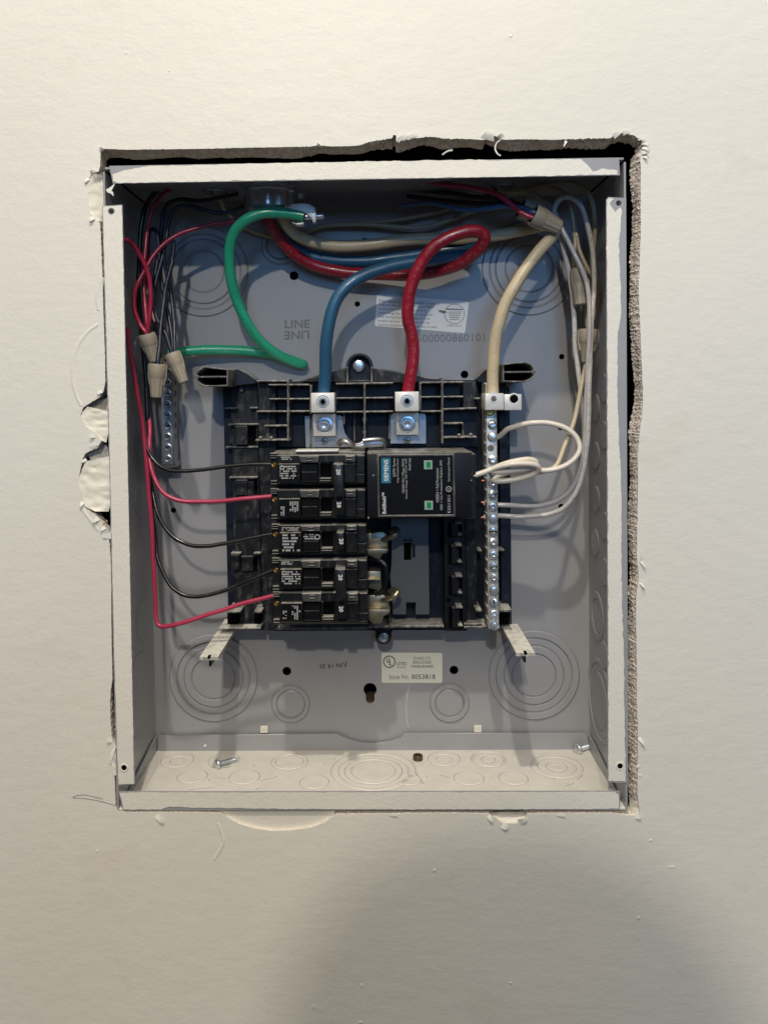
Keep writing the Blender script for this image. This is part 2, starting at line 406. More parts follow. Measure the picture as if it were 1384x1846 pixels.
# broken patches at the left edge: sloped lumps of compound inside the bites of the opening
def lump(pts, d_in, d_out, m_=plaster, seed=0, amp=1.2, n=14):
    # patch between an outer polyline (left) and an inner polyline (right); outer lies at d_out, inner at d_in
    mb = MB(); A, B = pts; k = 22
    def at(l, t):
        f = t*(len(l)-1); i = min(int(f), len(l)-2); f -= i
        return (l[i][0]+(l[i+1][0]-l[i][0])*f, l[i][1]+(l[i+1][1]-l[i][1])*f)
    for i in range(k+1):
        a, b = at(A, i/k), at(B, i/k)
        for j in range(n+1):
            s = j/n; u, v = a[0]+(b[0]-a[0])*s, a[1]+(b[1]-a[1])*s
            d = d_out+(d_in-d_out)*s**1.4
            e = min(1, min(i, k-i, j)/2.)
            d += amp*.55*e*noise.noise(Vector((u*.06+seed, v*.13, seed*3.1)))+amp*.35*e*abs(noise.noise(Vector((u*.10, v*.45+seed, 1.7))))*(.3+s)
            mb.v.append(tuple(P(u,v,d)))
    for i in range(k):
        for j in range(n):
            q = i*(n+1)+j; mb.f.append((q,q+1,q+n+2,q+n+1))
    return obj('plaster_lump', mb, m_, wall, smooth=60)
lump(([(168,312),(158,330),(156,352),(160,378),(172,397)], [(184,312),(186,330),(187,352),(187,378),(186,400)]), 5, .1, plaster, 1, 2.0)
lump(([(158,733),(148,744),(146,756),(156,772),(174,790)], [(196,741),(196,752),(196,766),(196,780),(192,798)]), 2.5, .2, plaster, 2, 1.6)
lump(([(154,832),(149,845),(140,868),(148,890),(152,912),(172,922)], [(197,822),(198,845),(198,868),(199,890),(199,912),(196,922)]), 4, -.2, plaster, 3, 2.4)
lump(([(157,818),(160,822),(163,828),(170,832)], [(192,800),(196,812),(196,822),(196,832)]), 9, 7, gypsum, 4, 1.5)
lump(([(150,738),(160,730),(172,724)], [(196,742),(196,730),(196,716)]), 8, 6, gyp_shaded, 5, 1.)
lump(([(892,1474),(905,1484),(930,1485),(945,1476)], [(880,1463),(905,1463),(930,1463),(950,1463)]), 7, .4, plaster, 6, 1.8)
lump(([(1150,1468),(1154,1458),(1150,1440)], [(1132,1466),(1134,1452),(1134,1440)]), 8, .5, plaster, 7, 1.6)
lump(([(203,1335),(200,1350),(201,1375),(205,1398)], [(210,1333),(211,1350),(211,1375),(212,1398)]), 1, -.8, plaster, 8, .9, 8)
lump(([(195,955),(185,962),(186,970)], [(203,957),(204,963),(204,972)]), .5, -1, paper, 9, .5, 6)
# the piece of board that closes the round cut under the box
mb = MB(); mb.prismp([(396,1462),(604,1462),(600,1476),(585,1487),(560,1496),(525,1501),(490,1502),(458,1498),(428,1489),(408,1478)], 2.4, 12)
obj('board_patch', mb, wall_paint, wall, smooth=0)
# torn face paper standing up from the edge
def shred(u, v, du, dv, wdt, curl, m_=paper):
    mb = MB(); a = P(u,v,0); b = P(u+du,v+dv,0); t = (b-a); sd = Vector((-t.z,0,t.x)).normalized()*px(wdt)/2
    K = 5
    for k in range(K+1):
        s = k/K; c = a+t*s+Vector((0,-curl*math.sin(s*2.1),0)); ww = 1-s*.75*(rnd.random()*.5+.6)
        mb.v += [tuple(c-sd*ww), tuple(c+sd*ww), tuple(c+sd*ww+Vector((0,.25,0))), tuple(c-sd*ww+Vector((0,.25,0)))]
    for k in range(K):
        o = 4*k
        mb.f += [(o,o+1,o+5,o+4),(o+2,o+3,o+7,o+6),(o+1,o+2,o+6,o+5),(o+3,o,o+4,o+7)]
    mb.f += [(3,2,1,0),(4*K,4*K+1,4*K+2,4*K+3)]
    obj('paper_shred', mb, m_, wall, smooth=50)
for a in [(716,254,18,-10,9,2.5),(735,249,16,-6,8,2.),(878,252,4,-16,26,1.5),(898,249,10,-8,8,3),(1020,254,-6,12,5,2.5),(1105,246,14,-8,10,2),(1122,241,12,-3,8,2.5),(1150,250,14,2,7,3),
          (1156,258,12,6,6,3),(1157,266,10,8,6,3),(1155,275,10,2,8,2),(1158,282,8,6,5,2),(282,1470,14,12,10,1.5),
          (575,263,-4,-5,6,1.5),(880,1470,8,12,8,1.5),(935,1482,14,-8,12,1.5),(906,1486,8,8,14,1.2),(1145,1470,10,4,10,1.5),(203,1333,-9,3,10,1.5),(206,1345,-6,30,8,1.2),
          (1152,1010,10,14,4,2),(1153,1050,8,12,4,2.5),(1151,1330,10,14,6,2),(186,272,-6,-8,8,2),(700,1468,16,2,5,.8),(1000,1468,18,3,5,.8),(184,705,-8,6,7,2),(172,785,-10,4,8,2),(176,806,-14,-3,7,2.5),(156,828,-8,6,6,2),(150,905,-4,10,8,1.6),(178,934,-10,8,9,2),(190,950,-8,8,7,1.5),(160,322,-6,8,7,1.5),(170,392,-8,8,8,2),(164,312,8,-6,7,2)]: shred(*a)
def fibre(pts, r=.35):
    obj('paper_fibre', MB().tube(smooth_path([P(*p) for p in pts]), r, 6), paper, wall)
fibre([(905,250,0),(895,258,1),(892,268,1),(896,277,0),(902,281,0)], .55)
fibre([(815,271,4),(806,273,2),(797,279,3)], .6); fibre([(1150,985,2),(1156,998,-1),(1153,1012,-1)], .3); fibre([(1149,1040,2),(1158,1052,-1.5),(1160,1060,-1)], .3)
# pencil line and dabs of dried paint on the wall
mb = MB().tube(smooth_path([P(*p) for p in [(208,1452,-.05),(180,1444,-.05),(150,1439,-.05),(132,1438,-.05),(140,1434,-.05),(155,1433,-.05),(172,1437,-.05),(186,1440,-.05)]]), .22, 5)
obj('pencil_line', mb, ink_soft, wall)
for (u,v,a,b) in [(175,1534,3,2.6),(783,1569,4,4),(1210,1563,8,2.5),(1172,1515,4,3),(652,1777,3,5),(565,1815,2.5,6),(650,1843,5,3),(1153,1398,4,4),(1150,1382,4,4),(920,65,4,3),(920,1772,4,3),(1150,1655,4,4),(305,128,2,2),(228,95,2,3),(428,1000,0,0)]:
    if a: 
        c = P(u,v,0); mb = MB().lathe((0,0,0), (0,-1,0), [(1,-.05),(.85,.14),(.5,.26),(0,.3)], 10)
        mb.v = [(c.x+x*px(a), c.y+y*.9, c.z+z*px(b)) for x,y,z in mb.v]; obj('paint_blob', mb, wall_paint, wall, smooth=80)
# old curved ridges of compound left of the box
for pts in ([(180,585),(160,600),(143,625),(135,655),(135,690),(142,715),(150,732)], [(186,500),(178,530),(180,560)], [(150,915),(165,935),(180,955)], [(395,1480),(404,1510),(400,1525),(388,1545)]):
    mb = MB().tube(smooth_path([P(u,v,2.9) for u,v in pts]), 3.25, 16); obj('compound_ridge', mb, wall_paint, wall, smooth=80)
# cavity behind the board
mb = MB(); mb.box(-320,320,180,186,-330,330); mb.box(-250,-245,12.6,180,-300,300); mb.box(245,250,12.6,180,-300,300); mb.box(-245,245,12.6,180,295,300); mb.box(-245,245,12.6,180,-300,-295)
mb.box(-1300,-250,12.6,16,-1150,900); mb.box(250,1300,12.6,16,-1150,900); mb.box(-250,250,12.6,16,300,900); mb.box(-250,250,12.6,16,-1150,-300)
struct('wall_cavity', mb, cav, recenter=False)
c = P(667,1264,104); tag(obj('wall_stud', MB().box(-160,160,104,140,c.z-26,c.z), wood, None), 'brown wooden framing board seen through the keyhole slot', 'stud')

# ------------------------------------------------------------------ the steel box
BW2, BH2, BD = 181., 227.75, 97.
box = thing('electrical_panel_box', 'grey steel breaker panel box set into the ragged wall opening, cover off', 'panel box', (0,BD/2,-BH2))
holes = [(530,497,8),(644,548,5),(837,675,7),(1012,643,5),(1010,771,5),(1011,913,5),(313,920,5),(517,1210,8),(818,1208,8),(657,433,4.5),(780,497,5)]
hl = []
for (u,v,r) in holes: c = P(u,v,BD); hl.append(ccirc(c.x, c.z, px(r,BD), 18))
c = P(667,1243,BD); r = px(12,BD); k_ = []
for i in range(25):
    a = math.radians(-60+ 300*i/24); k_.append((c.x+r*math.cos(a), c.z+r*math.sin(a)))
zb = P(667,1268,BD).z; hw = px(8,BD)
k_ = [(x,z) for x,z in k_ if not (abs(x-c.x) < hw and z < c.z)]
k_ += [(c.x-hw, zb+hw)]+[(c.x+hw*math.cos(a), zb+hw+hw*math.sin(a)) for a in [math.pi*(1+i/8) for i in range(1,8)]]+[(c.x+hw, zb+hw)]
k_ = sorted(k_, key=lambda p: 0) if False else k_
# order around: circle runs from -60 deg counter-clockwise to 240 deg, then slot left to right
hl.append(k_)
mb = MB(); mb.prism([(-BW2+1.5,-BH2+1.5),(BW2-1.5,-BH2+1.5),(BW2-1.5,BH2-1.5),(-BW2+1.5,BH2-1.5)], BD, BD+1.2, hl)
obj('back_panel', mb, grey, box, smooth=0)
obj('side_wall', MB().box(-BW2,-BW2+1.5,.3,BD+1.2,-BH2,BH2-3), grey, box, bevel=.2)
obj('side_wall', MB().box(BW2-1.5,BW2,.3,BD+1.2,-BH2,BH2-3), grey, box, bevel=.2)
obj('top_wall', MB().box(-BW2+1.5,BW2-1.5,.3,BD+1.2,BH2-1.5,BH2), grey, box, bevel=.2)
ZB = -BH2+1.5
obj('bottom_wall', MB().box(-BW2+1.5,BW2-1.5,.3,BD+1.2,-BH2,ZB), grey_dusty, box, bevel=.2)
def flange(pts, hole=None):
    mb = MB(); mb.prismp(pts, 0, 1.5, [circ(*hole)] if hole else [])
    return obj('front_flange', mb, grey, box, bevel=.0, smooth=0)
def skin_on(parent, pts, jit, hole=None):
    out = []
    for i in range(len(pts)):
        a, b = pts[i], pts[(i+1)%len(pts)]; L = math.hypot(b[0]-a[0], b[1]-a[1]); k = max(1, int(L/5))
        for j in range(k):
            t = j/k; w_ = jit*(noise.noise(Vector((a[0]+L*t*.06, a[1]*.07+L*t*.05, 3.3)))*1.6+rnd.gauss(0,.35))
            nx, ny = (b[1]-a[1])/L, -(b[0]-a[0])/L
            out.append((a[0]+(b[0]-a[0])*t-nx*w_, a[1]+(b[1]-a[1])*t-ny*w_))
    mb = MB(); mb.prismp(out, -.3, -.003, [circ(*hole)] if hole else [])
    obj('paint_skin', mb, paint_skin, parent, smooth=0)
f = flange([(197,299),(1115,284),(1117,316),(204,331)])
skin_on(f, [(203,314),(222,308),(245,304),(268,299.5),(420,296),(600,292),(720,290),(735,292),(752,289.5),(862,288),(885,290),(905,288.5),(1046,286.5),(1060,299),(1068,309),(1084,304),(1112,307),(1112,314.5),(1000,317),(800,320),(600,323),(400,326.5),(212,330),(204,326)], .8)
f = flange([(184.5,371),(221,369),(243,1414),(213,1416)], (201,381,4.6))
skin_on(f, [(186,372.5),(220,370.5),(228,720),(235,1060),(242,1412.5),(214,1414.5),(207,1200),(198,800),(190,520)], .55, (201,381,6.5))
f = flange([(1092,360),(1096,355),(1128,357),(1131.5,1412),(1095,1410)], (1114.5,366,5))
skin_on(f, [(1093,361),(1097,356.5),(1106,358),(1101,362),(1099,367),(1108,382),(1117,374),(1120,378),(1118,400),(1115,440),(1117,500),(1119,560),(1113,600),(1112,650),(1112,720),(1115,780),(1118,850),(1120,900),(1119,980),(1121,1100),(1124,1200),(1125,1300),(1127,1409),(1096,1408.5),(1096,1200),(1095,900),(1094,600)], .9)
f = flange([(214,1428),(1117,1427),(1117,1460.5),(222,1461)])
skin_on(f, [(216,1429.5),(270,1429),(500,1429),(800,1428.5),(1108,1428),(1115,1433),(1115,1458),(900,1459),(600,1459),(340,1456),(306,1454),(290,1459.5),(224,1459.5)], .6)
# screw ears: holes at the lower ends are drilled screw seats
for (u,v) in ((224,1384),(1117,1381)):
    c = P(u,v,-.3); mb = MB().lathe(c, (0,-1,0), [(3.1,-.2),(2.9,.35),(2.1,.35),(1.9,-.6),(0,-.6)], 20); o = obj('screw_seat', mb, paint_skin, box)
    mb = MB().lathe(c, (0,-1,0), [(1.9,.02),(0,.03)], 16); obj('hole', mb, deep, o)
# folded corner scrap, top left
mb = MB(); mb.prismp([(207,331),(198,338),(191,342),(194,347),(200,349),(205,354),(204,346),(201,344),(207,333)], -1, .4); obj('bent_corner', mb, paint_skin, box, bevel=.15)
# bent-up lips of the bottom wall
lp = [(286,1326),(400,1325),(606,1323),(617,1328),(635,1335),(652,1339),(670,1340),(688,1339),(705,1336),(722,1330),(729,1322),(900,1322),(1052,1322),(1058,1326),(1062,1346),(1061,1352),(284,1354)]
mb = MB(); mb.prismp(lp, BD-3.2, BD-2); obj('rear_lip', mb, grey, box, bevel=.25)
for sx in (-1,1):
    x = sx*(BW2-2.2); mb = MB()
    a = [(BD-3.4, ZB+12.5),(78,ZB+12),(40,ZB+7),(10,ZB+1),(10,ZB-.2),(BD-3.4,ZB-.2)]
    mb.v = [(x,y,z) for y,z in a]+[(x-sx*1.1,y,z) for y,z in a]; k = len(a)
    mb.f = [tuple(range(k)), tuple(range(k,2*k))[::-1]]+[(i,(i+1)%k,k+(i+1)%k,k+i) for i in range(k)]
    obj('side_lip', mb, grey, box, bevel=.2)
for (u,v) in ((476,1316),(861,1315)): obj('spacer_tab', MB().boxp(u-7,v-6,u+7,v+6,BD-3,BD), grey_dusty, box, bevel=.4)

# knockouts: stepped rings with darker lines along the seams
def knock(center, axis, radii, h=.9, dusty=False, sw=.26):
    o = None
    R_ = sorted(radii, reverse=True)
    for i, r in enumerate(R_):
        rin = R_[i+1]+.35 if i+1 < len(R_) else 0
        hh = h if i % 2 == 0 else h*.35
        ch = .9 if h > .5 else .4; pr = [(r,-.05),(r-ch,hh)]+([(rin+ch*.7,hh),(rin,-.05)] if rin else [(0,hh)])
        mb = MB().lathe(center, axis, pr, 56, None, bool(rin))
        o = obj('knockout', mb, grey_dusty if dusty else grey, box, smooth=9)
        mb = MB(); a = Vector(axis); c = Vector(center)
        mb.lathe(c, a, [(r+sw,.0),(r+sw,.05),(r-.05,.05),(r-.05,.0)], 56, None, True); obj('seam', mb, seam_dust if dusty else seam_light, o)
def kb(u, v, rpx, h=1.3): knock(P(u,v,BD), (0,-1,0), [px(r,BD) for r in rpx], h)
kb(385,1222,(81,66,54,39)); kb(962,1217,(82,68,54,39)); kb(367,490,(81,67,58,37)); kb(953,484,(84,70,60,42))
kb(524,1269,(35,25)); kb(810,1267,(36,25)); kb(505,443,(34,24))
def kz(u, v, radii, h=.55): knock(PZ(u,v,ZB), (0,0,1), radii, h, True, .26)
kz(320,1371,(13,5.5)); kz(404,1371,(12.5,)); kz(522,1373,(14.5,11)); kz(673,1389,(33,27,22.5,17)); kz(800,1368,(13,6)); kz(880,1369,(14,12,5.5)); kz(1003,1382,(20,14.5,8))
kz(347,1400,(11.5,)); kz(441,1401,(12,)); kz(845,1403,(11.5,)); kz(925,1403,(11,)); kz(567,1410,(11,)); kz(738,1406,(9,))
XR = BW2-1.5
def kx(u, v, radii, side=1, h=.8): knock(PX(u,v,side*XR), (-side,0,0), radii, h)
for (u,v) in ((1073,610),(1074,735),(1074,822),(1074,900),(1073,978)): kx(u,v,(11,))
for (u,v) in ((1089,700),(1089,785),(1090,948),(1090,1031)): kx(u,v,(11,))
kx(1076,1110,(19.5,13)); kx(1080,1262,(33,28,22)); kx(1088,1180,(11,))
for (u,v,rr) in ((256,1119,(15,)),(250,1250,(31,)),(252,640,(16,)),(252,900,(14,)),(247,770,(12,))): kx(u,v,rr,-1)
# seam line and scratch
obj('scratch', MB().tube(smooth_path([P(u,v,BD) for u,v in ((739,1233),(734,1252),(732,1275),(733,1295),(736,1311))]), .22, 5), grey_dusty, box)
for (u0,v0,u1,v1) in ((470,1408,500,1400),(620,1386,700,1380),(655,1402,705,1393),(545,1417,575,1414),(735,1383,752,1395),(752,1397,742,1412),(752,1398,764,1414),(792,1397,810,1402),(821,1402,838,1411),(905,1407,918,1414),(1020,1417,1034,1412),(1040,1405,1050,1398),(352,1398,372,1402),(388,1402,408,1404),(420,1400,458,1396),(340,1425,385,1420),(470,1420,462,1424)):
    a, b = PZ(u0,v0,ZB-.12), PZ(u1,v1,ZB-.12)
    obj('scuff', MB().tube([a,(a+b)/2+Vector((rnd.uniform(-1,1),rnd.uniform(-.5,.5),-.08)),b], .36, 5), seam_dust, box)
for i in range(26):
    u, v = rnd.uniform(300,1040), rnd.uniform(1360,1424); c = PZ(u,v,ZB+.1)
    obj('scuff', MB().lathe(c, (0,0,1), [(rnd.uniform(.3,.9),0),(.2,.12),(0,.13)], 6), seam_dust, box)
# stamped and printed marks
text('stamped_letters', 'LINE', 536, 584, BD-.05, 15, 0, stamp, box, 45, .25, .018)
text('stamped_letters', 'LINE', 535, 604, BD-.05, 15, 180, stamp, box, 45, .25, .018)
text('stamped_number', '500000860101', 812, 609, BD-.05, 14, 0, seam_light, box, 122, .3)
text('date_stamp', 'JUN 19 20', 601, 1199, BD-.25, 10, 183, ink_black, box, 50)
# instruction label
t = math.radians(-3.4)
lab = obj('instruction_label', MB().prismp([(679,532),(682,530.5),(842,543.5),(845,546),(838,598),(835,600.5),(678,588),(675.5,585)], BD-.4, BD-.1), lab_white, box, smooth=0)
for i, s in enumerate(['If this device is to be mounted on a solid', 'wall and the rear may not be knocked,', 'remove the round knockout prior to', 'mounting the enclosure so it sits', 'with the lug facing up to support it for', 'proper fixture. Screws may not be', 'used to assure the box stays flat to wall.']):
    L = (108,100,86,98,94,92,106)[i]
    text('print', s, 683+L/2-.25*i, 541+L*.036+i*7.2, BD-.5, 5.2, -3.4, ink_soft, lab, L)
c = P(819,566,BD-.5); R_ = px(18,BD)
mb = MB().lathe(c, (0,-1,0), [(R_,0),(R_,.05),(R_-.35,.05),(R_-.35,0)], 40, None, True); obj('diagram', mb, ink_black, lab)
mb = MB(); 
for k in range(5): mb.boxp(808+k*.6, 562+k*3.4, 832-k*1.2, 563+k*3.4, BD-.5, BD-.45)
obj('diagram', mb, ink_soft, lab)
mb = MB(); mb.prismp([(803,556),(834,557),(833,559),(804,558.2)], BD-.5, BD-.45); obj('diagram', mb, ink_soft, lab)
mb = MB(); mb.prismp([(790,559),(800,560),(806,563),(799,565),(791,562)], BD-.55, BD-.5); obj('diagram', mb, ink_soft, lab)
text('print', 'LH0801 Rev A', 818, 587, BD-.5, 3.4, -3.4, ink_soft, lab, 26)
# listing label
lab = obj('listing_label', MB().prismp([(687.5,1178),(689.5,1176.5),(795,1177),(797,1179),(797,1229),(795,1231),(690,1231),(688,1229)], BD-.4, BD-.1), lab_cream, box, smooth=0)
c = P(701.5,1193,BD-.5); R_ = px(11.2,BD)
obj('emblem', MB().lathe(c, (0,-1,0), [(R_,0),(R_,.05),(R_-.75,.05),(R_-.75,0)], 40, None, True), ink_black, lab)
text('emblem', 'U', 699, 1190.5, BD-.5, 8.5, 0, ink_black, lab, 5.2, 0, .02); text('emblem', 'L', 704, 1195.5, BD-.5, 8.5, 0, ink_black, lab, 5, 0, .02)
text('print', 'LISTED', 724, 1196.5, BD-.5, 6, 0, ink_black, lab, 18); text('print', '834602', 723, 1203, BD-.5, 3, 0, ink_soft, lab, 15)
for i, (s, w_) in enumerate((('CLASS CTL',32),('ENCLOSED',33),('PANELBOARD',40))): text('print', s, 761, 1186.5+i*7.4, BD-.5, 5, 0, ink_black, lab, w_)
text('print', 'Issue No.', 719.5, 1220, BD-.5, 9, 0, ink_soft, lab, 36); text('print', '0053818', 763, 1220, BD-.5, 9, 0, ink_black, lab, 43)

# ------------------------------------------------------------------ screws
def screw(parent, c, r, h, kind='pan', m_=zinc, axis=(0,-1,0), name='screw'):
    c = Vector(c)
    if kind == 'hex':
        mb = MB().lathe(c, axis, [(r*1.25,-.2),(r*1.25,.6),(r*1.0,.65)], 24)
        o = obj(name, mb, m_, parent)
        mb = MB().lathe(c, axis, [(r*.95,.4),(r*.95,h),(r*.8,h+.35),(r*.55,h+.3),(r*.45,h-.2),(0,h-.25)], 6); obj('hex_head', mb, m_, o, smooth=20)
        return o
    pr = [(r,-.3),(r,h*.55),(r*.8,h*.9),(r*.5,h),(0,h)]
    if kind == 'socket': pr = [(r,-.3),(r,h*.8),(r*.9,h),(r*.5,h),(r*.45,h-1.2),(0,h-1.3)]
    o = obj(name, MB().lathe(c, axis, pr, 20), m_, parent)
    if kind == 'slot':
        q = c+Vector(axis)*(h+.02); mb = MB(); a = rnd.uniform(0,3.14); dx, dz = math.cos(a)*r*.8, math.sin(a)*r*.8; nx, nz = -math.sin(a)*r*.13, math.cos(a)*r*.13
        pts = [(q.x+dx+nx,q.z+dz+nz),(q.x-dx+nx,q.z-dz+nz),(q.x-dx-nx,q.z-dz-nz),(q.x+dx-nx,q.z+dz-nz)]
        mb.prism(pts, q.y-.05, q.y+.3); obj('slot', mb, deep, o, smooth=0)
    if kind == 'cross':
        q = c+Vector(axis)*(h+.02); mb = MB(); mb.box(q.x-r*.6,q.x+r*.6,q.y-.06,q.y+.3,q.z-r*.14,q.z+r*.14); mb.box(q.x-r*.14,q.x+r*.14,q.y-.08,q.y+.3,q.z-r*.6,q.z+r*.6); obj('slot', mb, deep, o, smooth=0)
    return o

# ------------------------------------------------------------------ plastic base that carries the breakers
base = thing('breaker_mounting_base', 'black dusty plastic mounting base with ribbed top screwed to the box back', 'mounting base', tuple(P(655,1135,90)))
mb = MB(); mb.prismp([(402,690),(470,688),(530,686),(780,686),(862,686),(905,690),(918,700),(922,1128),(800,1136),(500,1138),(412,1132)], 84, 96); obj('tray', mb, blk_tray, base, bevel=.4)
mb = MB(); mb.prismp([(416,690),(464,688),(472,1132),(424,1132)], 76, 84); obj('side_panel', mb, blk_smear, base, bevel=.4)
mb = MB(); mb.prismp([(464,690),(497,690),(503,1136),(474,1136)], 68, 84); obj('side_rail', mb, blk_smear, base, bevel=.5)
mb = MB(); mb.prismp([(898,690),(912,690),(919,1124),(904,1126)], 76, 84); obj('side_panel', mb, blk_tray, base, bevel=.4)
# left column details: latch blocks, ledges, black patches for recess shade
for (u0,v0,u1,v1,d) in ((424,768,446,802,70),(412,766,424,800,78),(424,865,446,893,71),(416,1000,432,1028,70),(438,868,458,896,74),(434,1003,456,1030,73)): obj('latch_block', MB().boxp(u0,v0,u1,v1,d,80), blk_smear, base, bevel=.5)
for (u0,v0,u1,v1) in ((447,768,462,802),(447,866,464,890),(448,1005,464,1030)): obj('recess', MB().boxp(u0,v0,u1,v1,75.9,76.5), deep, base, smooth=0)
for (u0,v,u1,d) in ((402,736,427,70),(450,735,468,70),(412,765,466,70),(413,861,464,71),(416,998,434,70),(457,998,470,70),(407,806,465,74)): obj('ledge', MB().boxp(u0,v-1.2,u1,v+1.6,d,82), rib_m, base, bevel=.2)
for (u0,u1) in ((409,434),(458,472)):
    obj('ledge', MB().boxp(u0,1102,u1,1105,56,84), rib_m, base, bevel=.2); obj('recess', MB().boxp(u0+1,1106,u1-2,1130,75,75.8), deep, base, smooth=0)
screw(base, P(436,702,76), 2.2, 3.2, 'pan', rib_m, name='peg')
# column to the right of the neutral bar
for (u0,v,u1,d) in ((860,993,868,66),(897,992,909,66)): obj('ledge', MB().boxp(u0,v-1.2,u1,v+1.5,d,80), rib_m, base, bevel=.2)
for (u0,u1) in ((857,868),(897,922)): obj('ledge', MB().boxp(u0,1099,u1,1103,58,84), rib_m, base, bevel=.2)
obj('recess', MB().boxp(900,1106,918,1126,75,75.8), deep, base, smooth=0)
# dusty web behind the lugs with the arched top edge
mb = MB(); mb.prismp([(462,689),(520,687),(540,686),(573,676),(600,668),(622,663),(674,663),(700,666),(740,674),(768,681),(800,684),(856,684),(862,690),(862,806),(462,806)], 78, 84); obj('web', mb, blk_tray, base, bevel=.4)
mb = MB(); mb.prismp([(464,689),(486,690),(488,742),(466,742)], 66, 78); obj('web_panel', mb, blk_smear, base, bevel=.4)
mb = MB(); mb.prismp([(834,688),(858,688),(858,738),(834,738)], 66, 78); obj('web_panel', mb, blk_smear, base, bevel=.4)
mb = MB(); mb.prismp([(540,688),(573,678),(600,670),(624,664),(624,689)], 64, 78); obj('web_panel', mb, blk_smear, base, bevel=.4)
mb = MB(); mb.prismp([(672,664),(700,668),(740,676),(760,682),(760,690),(672,690)], 64, 78); obj('web_panel', mb, blk_smear, base, bevel=.4)
def hrib(u0, v, u1, v1=None, d=56, t=1.5): 
    v1 = v if v1 is None else v1; mb = MB(); mb.prismp([(u0,v-t),(u1,v1-t),(u1,v1+t),(u0,v+t)], d, 79); obj('rib', mb, rib_m, base, bevel=.35)
def vrib(u, v0, v1, d=55, t=1.9): mb = MB(); mb.prismp([(u-t,v0),(u+t,v0),(u+t,v1),(u-t,v1)], d, 79); obj('rib', mb, rib_m, base, bevel=.4)
for a in ((462,687,520,687),(484,694,557,693.5),(485,719.5,560,719),(462,742,560,741.5),(476,768,519,767.5),(460,794,522,793),(605,692,709,690.5),(606,718,709,717),(606,743,709,742),(757,690,835,688.5),(757,716,835,715),(757,742,797,741.5),(799,738,859,736),(799,764,835,763),(799,789,859,788),(855,719,865,718)): hrib(*a)
for a in ((519,682,795),(560,694,746),(483,742,795,66),(657,690,796),(797,680,800),(757,690,742),(639,745,796,66,1.3),(702,745,792,66),(560,746,806,66),(620,745,765,62),(757,745,800,70),(834,764,790,66)): vrib(*a)
for (u,v) in ((470,790),(489,790.5),(827,785.5),(848,784.5),(657,757),(657,779)): obj('nib', MB().lathe(P(u,v,58), (0,-1,0), [(1.6,-2),(1.6,1.4),(.9,2.2),(0,2.4)], 10), rib_m, base)
# screw boss, top and bottom
c = P(648,660,62); mb = MB(); R_ = px(24,62); ri = px(18.5,62)
prof = lambda r_, zb: [(c.x+r_*math.cos(math.pi*i/16), c.z+r_*math.sin(math.pi*i/16)) for i in range(17)]+[(c.x-r_, c.z-zb),(c.x+r_, c.z-zb)]
mb.prism(prof(R_, 13), 62, 84, [prof(ri, 11)]); b_ = obj('screw_boss', mb, blk, base, bevel=.4)
obj('boss_floor', MB().prism(prof(ri+.2, 11.2), 72, 80), blk_tray, b_)
screw(base, P(646.5,659,71), px(11.5,66), 3.6, 'pan', zinc)
for s in (-1,1): obj('rib', MB().boxp(648+s*22-1.8,662,648+s*22+1.8,690,58,70), rib_m, base, bevel=.3)
c = P(691,1147,74); mb = MB(); mb.prism(ccirc(c.x,c.z,px(15,74),24), 74, 95, [ccirc(c.x,c.z,px(11.5,74),24)]); obj('screw_boss', mb, blk, base, bevel=.3)
screw(base, P(691,1147.5,80), px(10,78), 3.2, 'pan', zinc)
mb = MB(); mb.prismp([(676,1133),(708,1133),(704,1150),(678,1150)], 80, 95); obj('boss_neck', mb, blk, base, bevel=.3)
# cover stand-offs
def dpost(side):
    if side < 0: rim = [(411,665.5),(390,663),(368,660.5),(360,665),(355,671),(352.5,679),(355,687),(360,693),(367,697),(390,697),(411,696)]
    else: rim = [(906,656),(925,654),(946,652),(955,655),(960,661),(963,669),(962,678),(957,685),(947,689),(925,689),(906,688)]
    pr = [(P(u,v,34).x, P(u,v,34).z) for u,v in rim]; cx = sum(p[0] for p in pr)/len(pr); cz = sum(p[1] for p in pr)/len(pr)
    o = thing_part = obj('standoff_post', MB().prism(pr, 34, 88, [[(x+(cx-x)*(.0 if abs(x-pr[0][0]) < .5 else .06)-(0 if abs(x-pr[0][0])>.5 else (pr[0][0]-cx)*.06), z+(cz-z)*.13) for x,z in pr]]), rib_m, base, bevel=.2)
    obj('post_floor', MB().prism([(cx+(x-cx)*.97, cz+(z-cz)*.9) for x,z in pr], 80, 84), deep, o, smooth=0)
    xs = sorted(p[0] for p in pr); obj('post_rib', MB().box(xs[0]+.4, xs[-1]-.4, 34.5, 84, cz-.55, cz+.55), rib_m, o, bevel=.15)
    obj('post_nib', MB().lathe((xs[0]+.8 if side<0 else xs[-1]-.8, 34.6, cz), (0,-1,0), [(1.6,-3),(1.6,.1),(1.1,.5),(0,.5)], 8), rib_m, o)
    q = [(410,666),(428,664),(445,672),(462,685),(462,692),(412,697)] if side < 0 else [(858,684),(872,668),(890,657),(907,656),(907,689),(862,690)]
    mb = MB(); mb.prismp(q, 66, 88); obj('post_root', mb, blk_tray, base, bevel=.6)
dpost(-1); dpost(1)
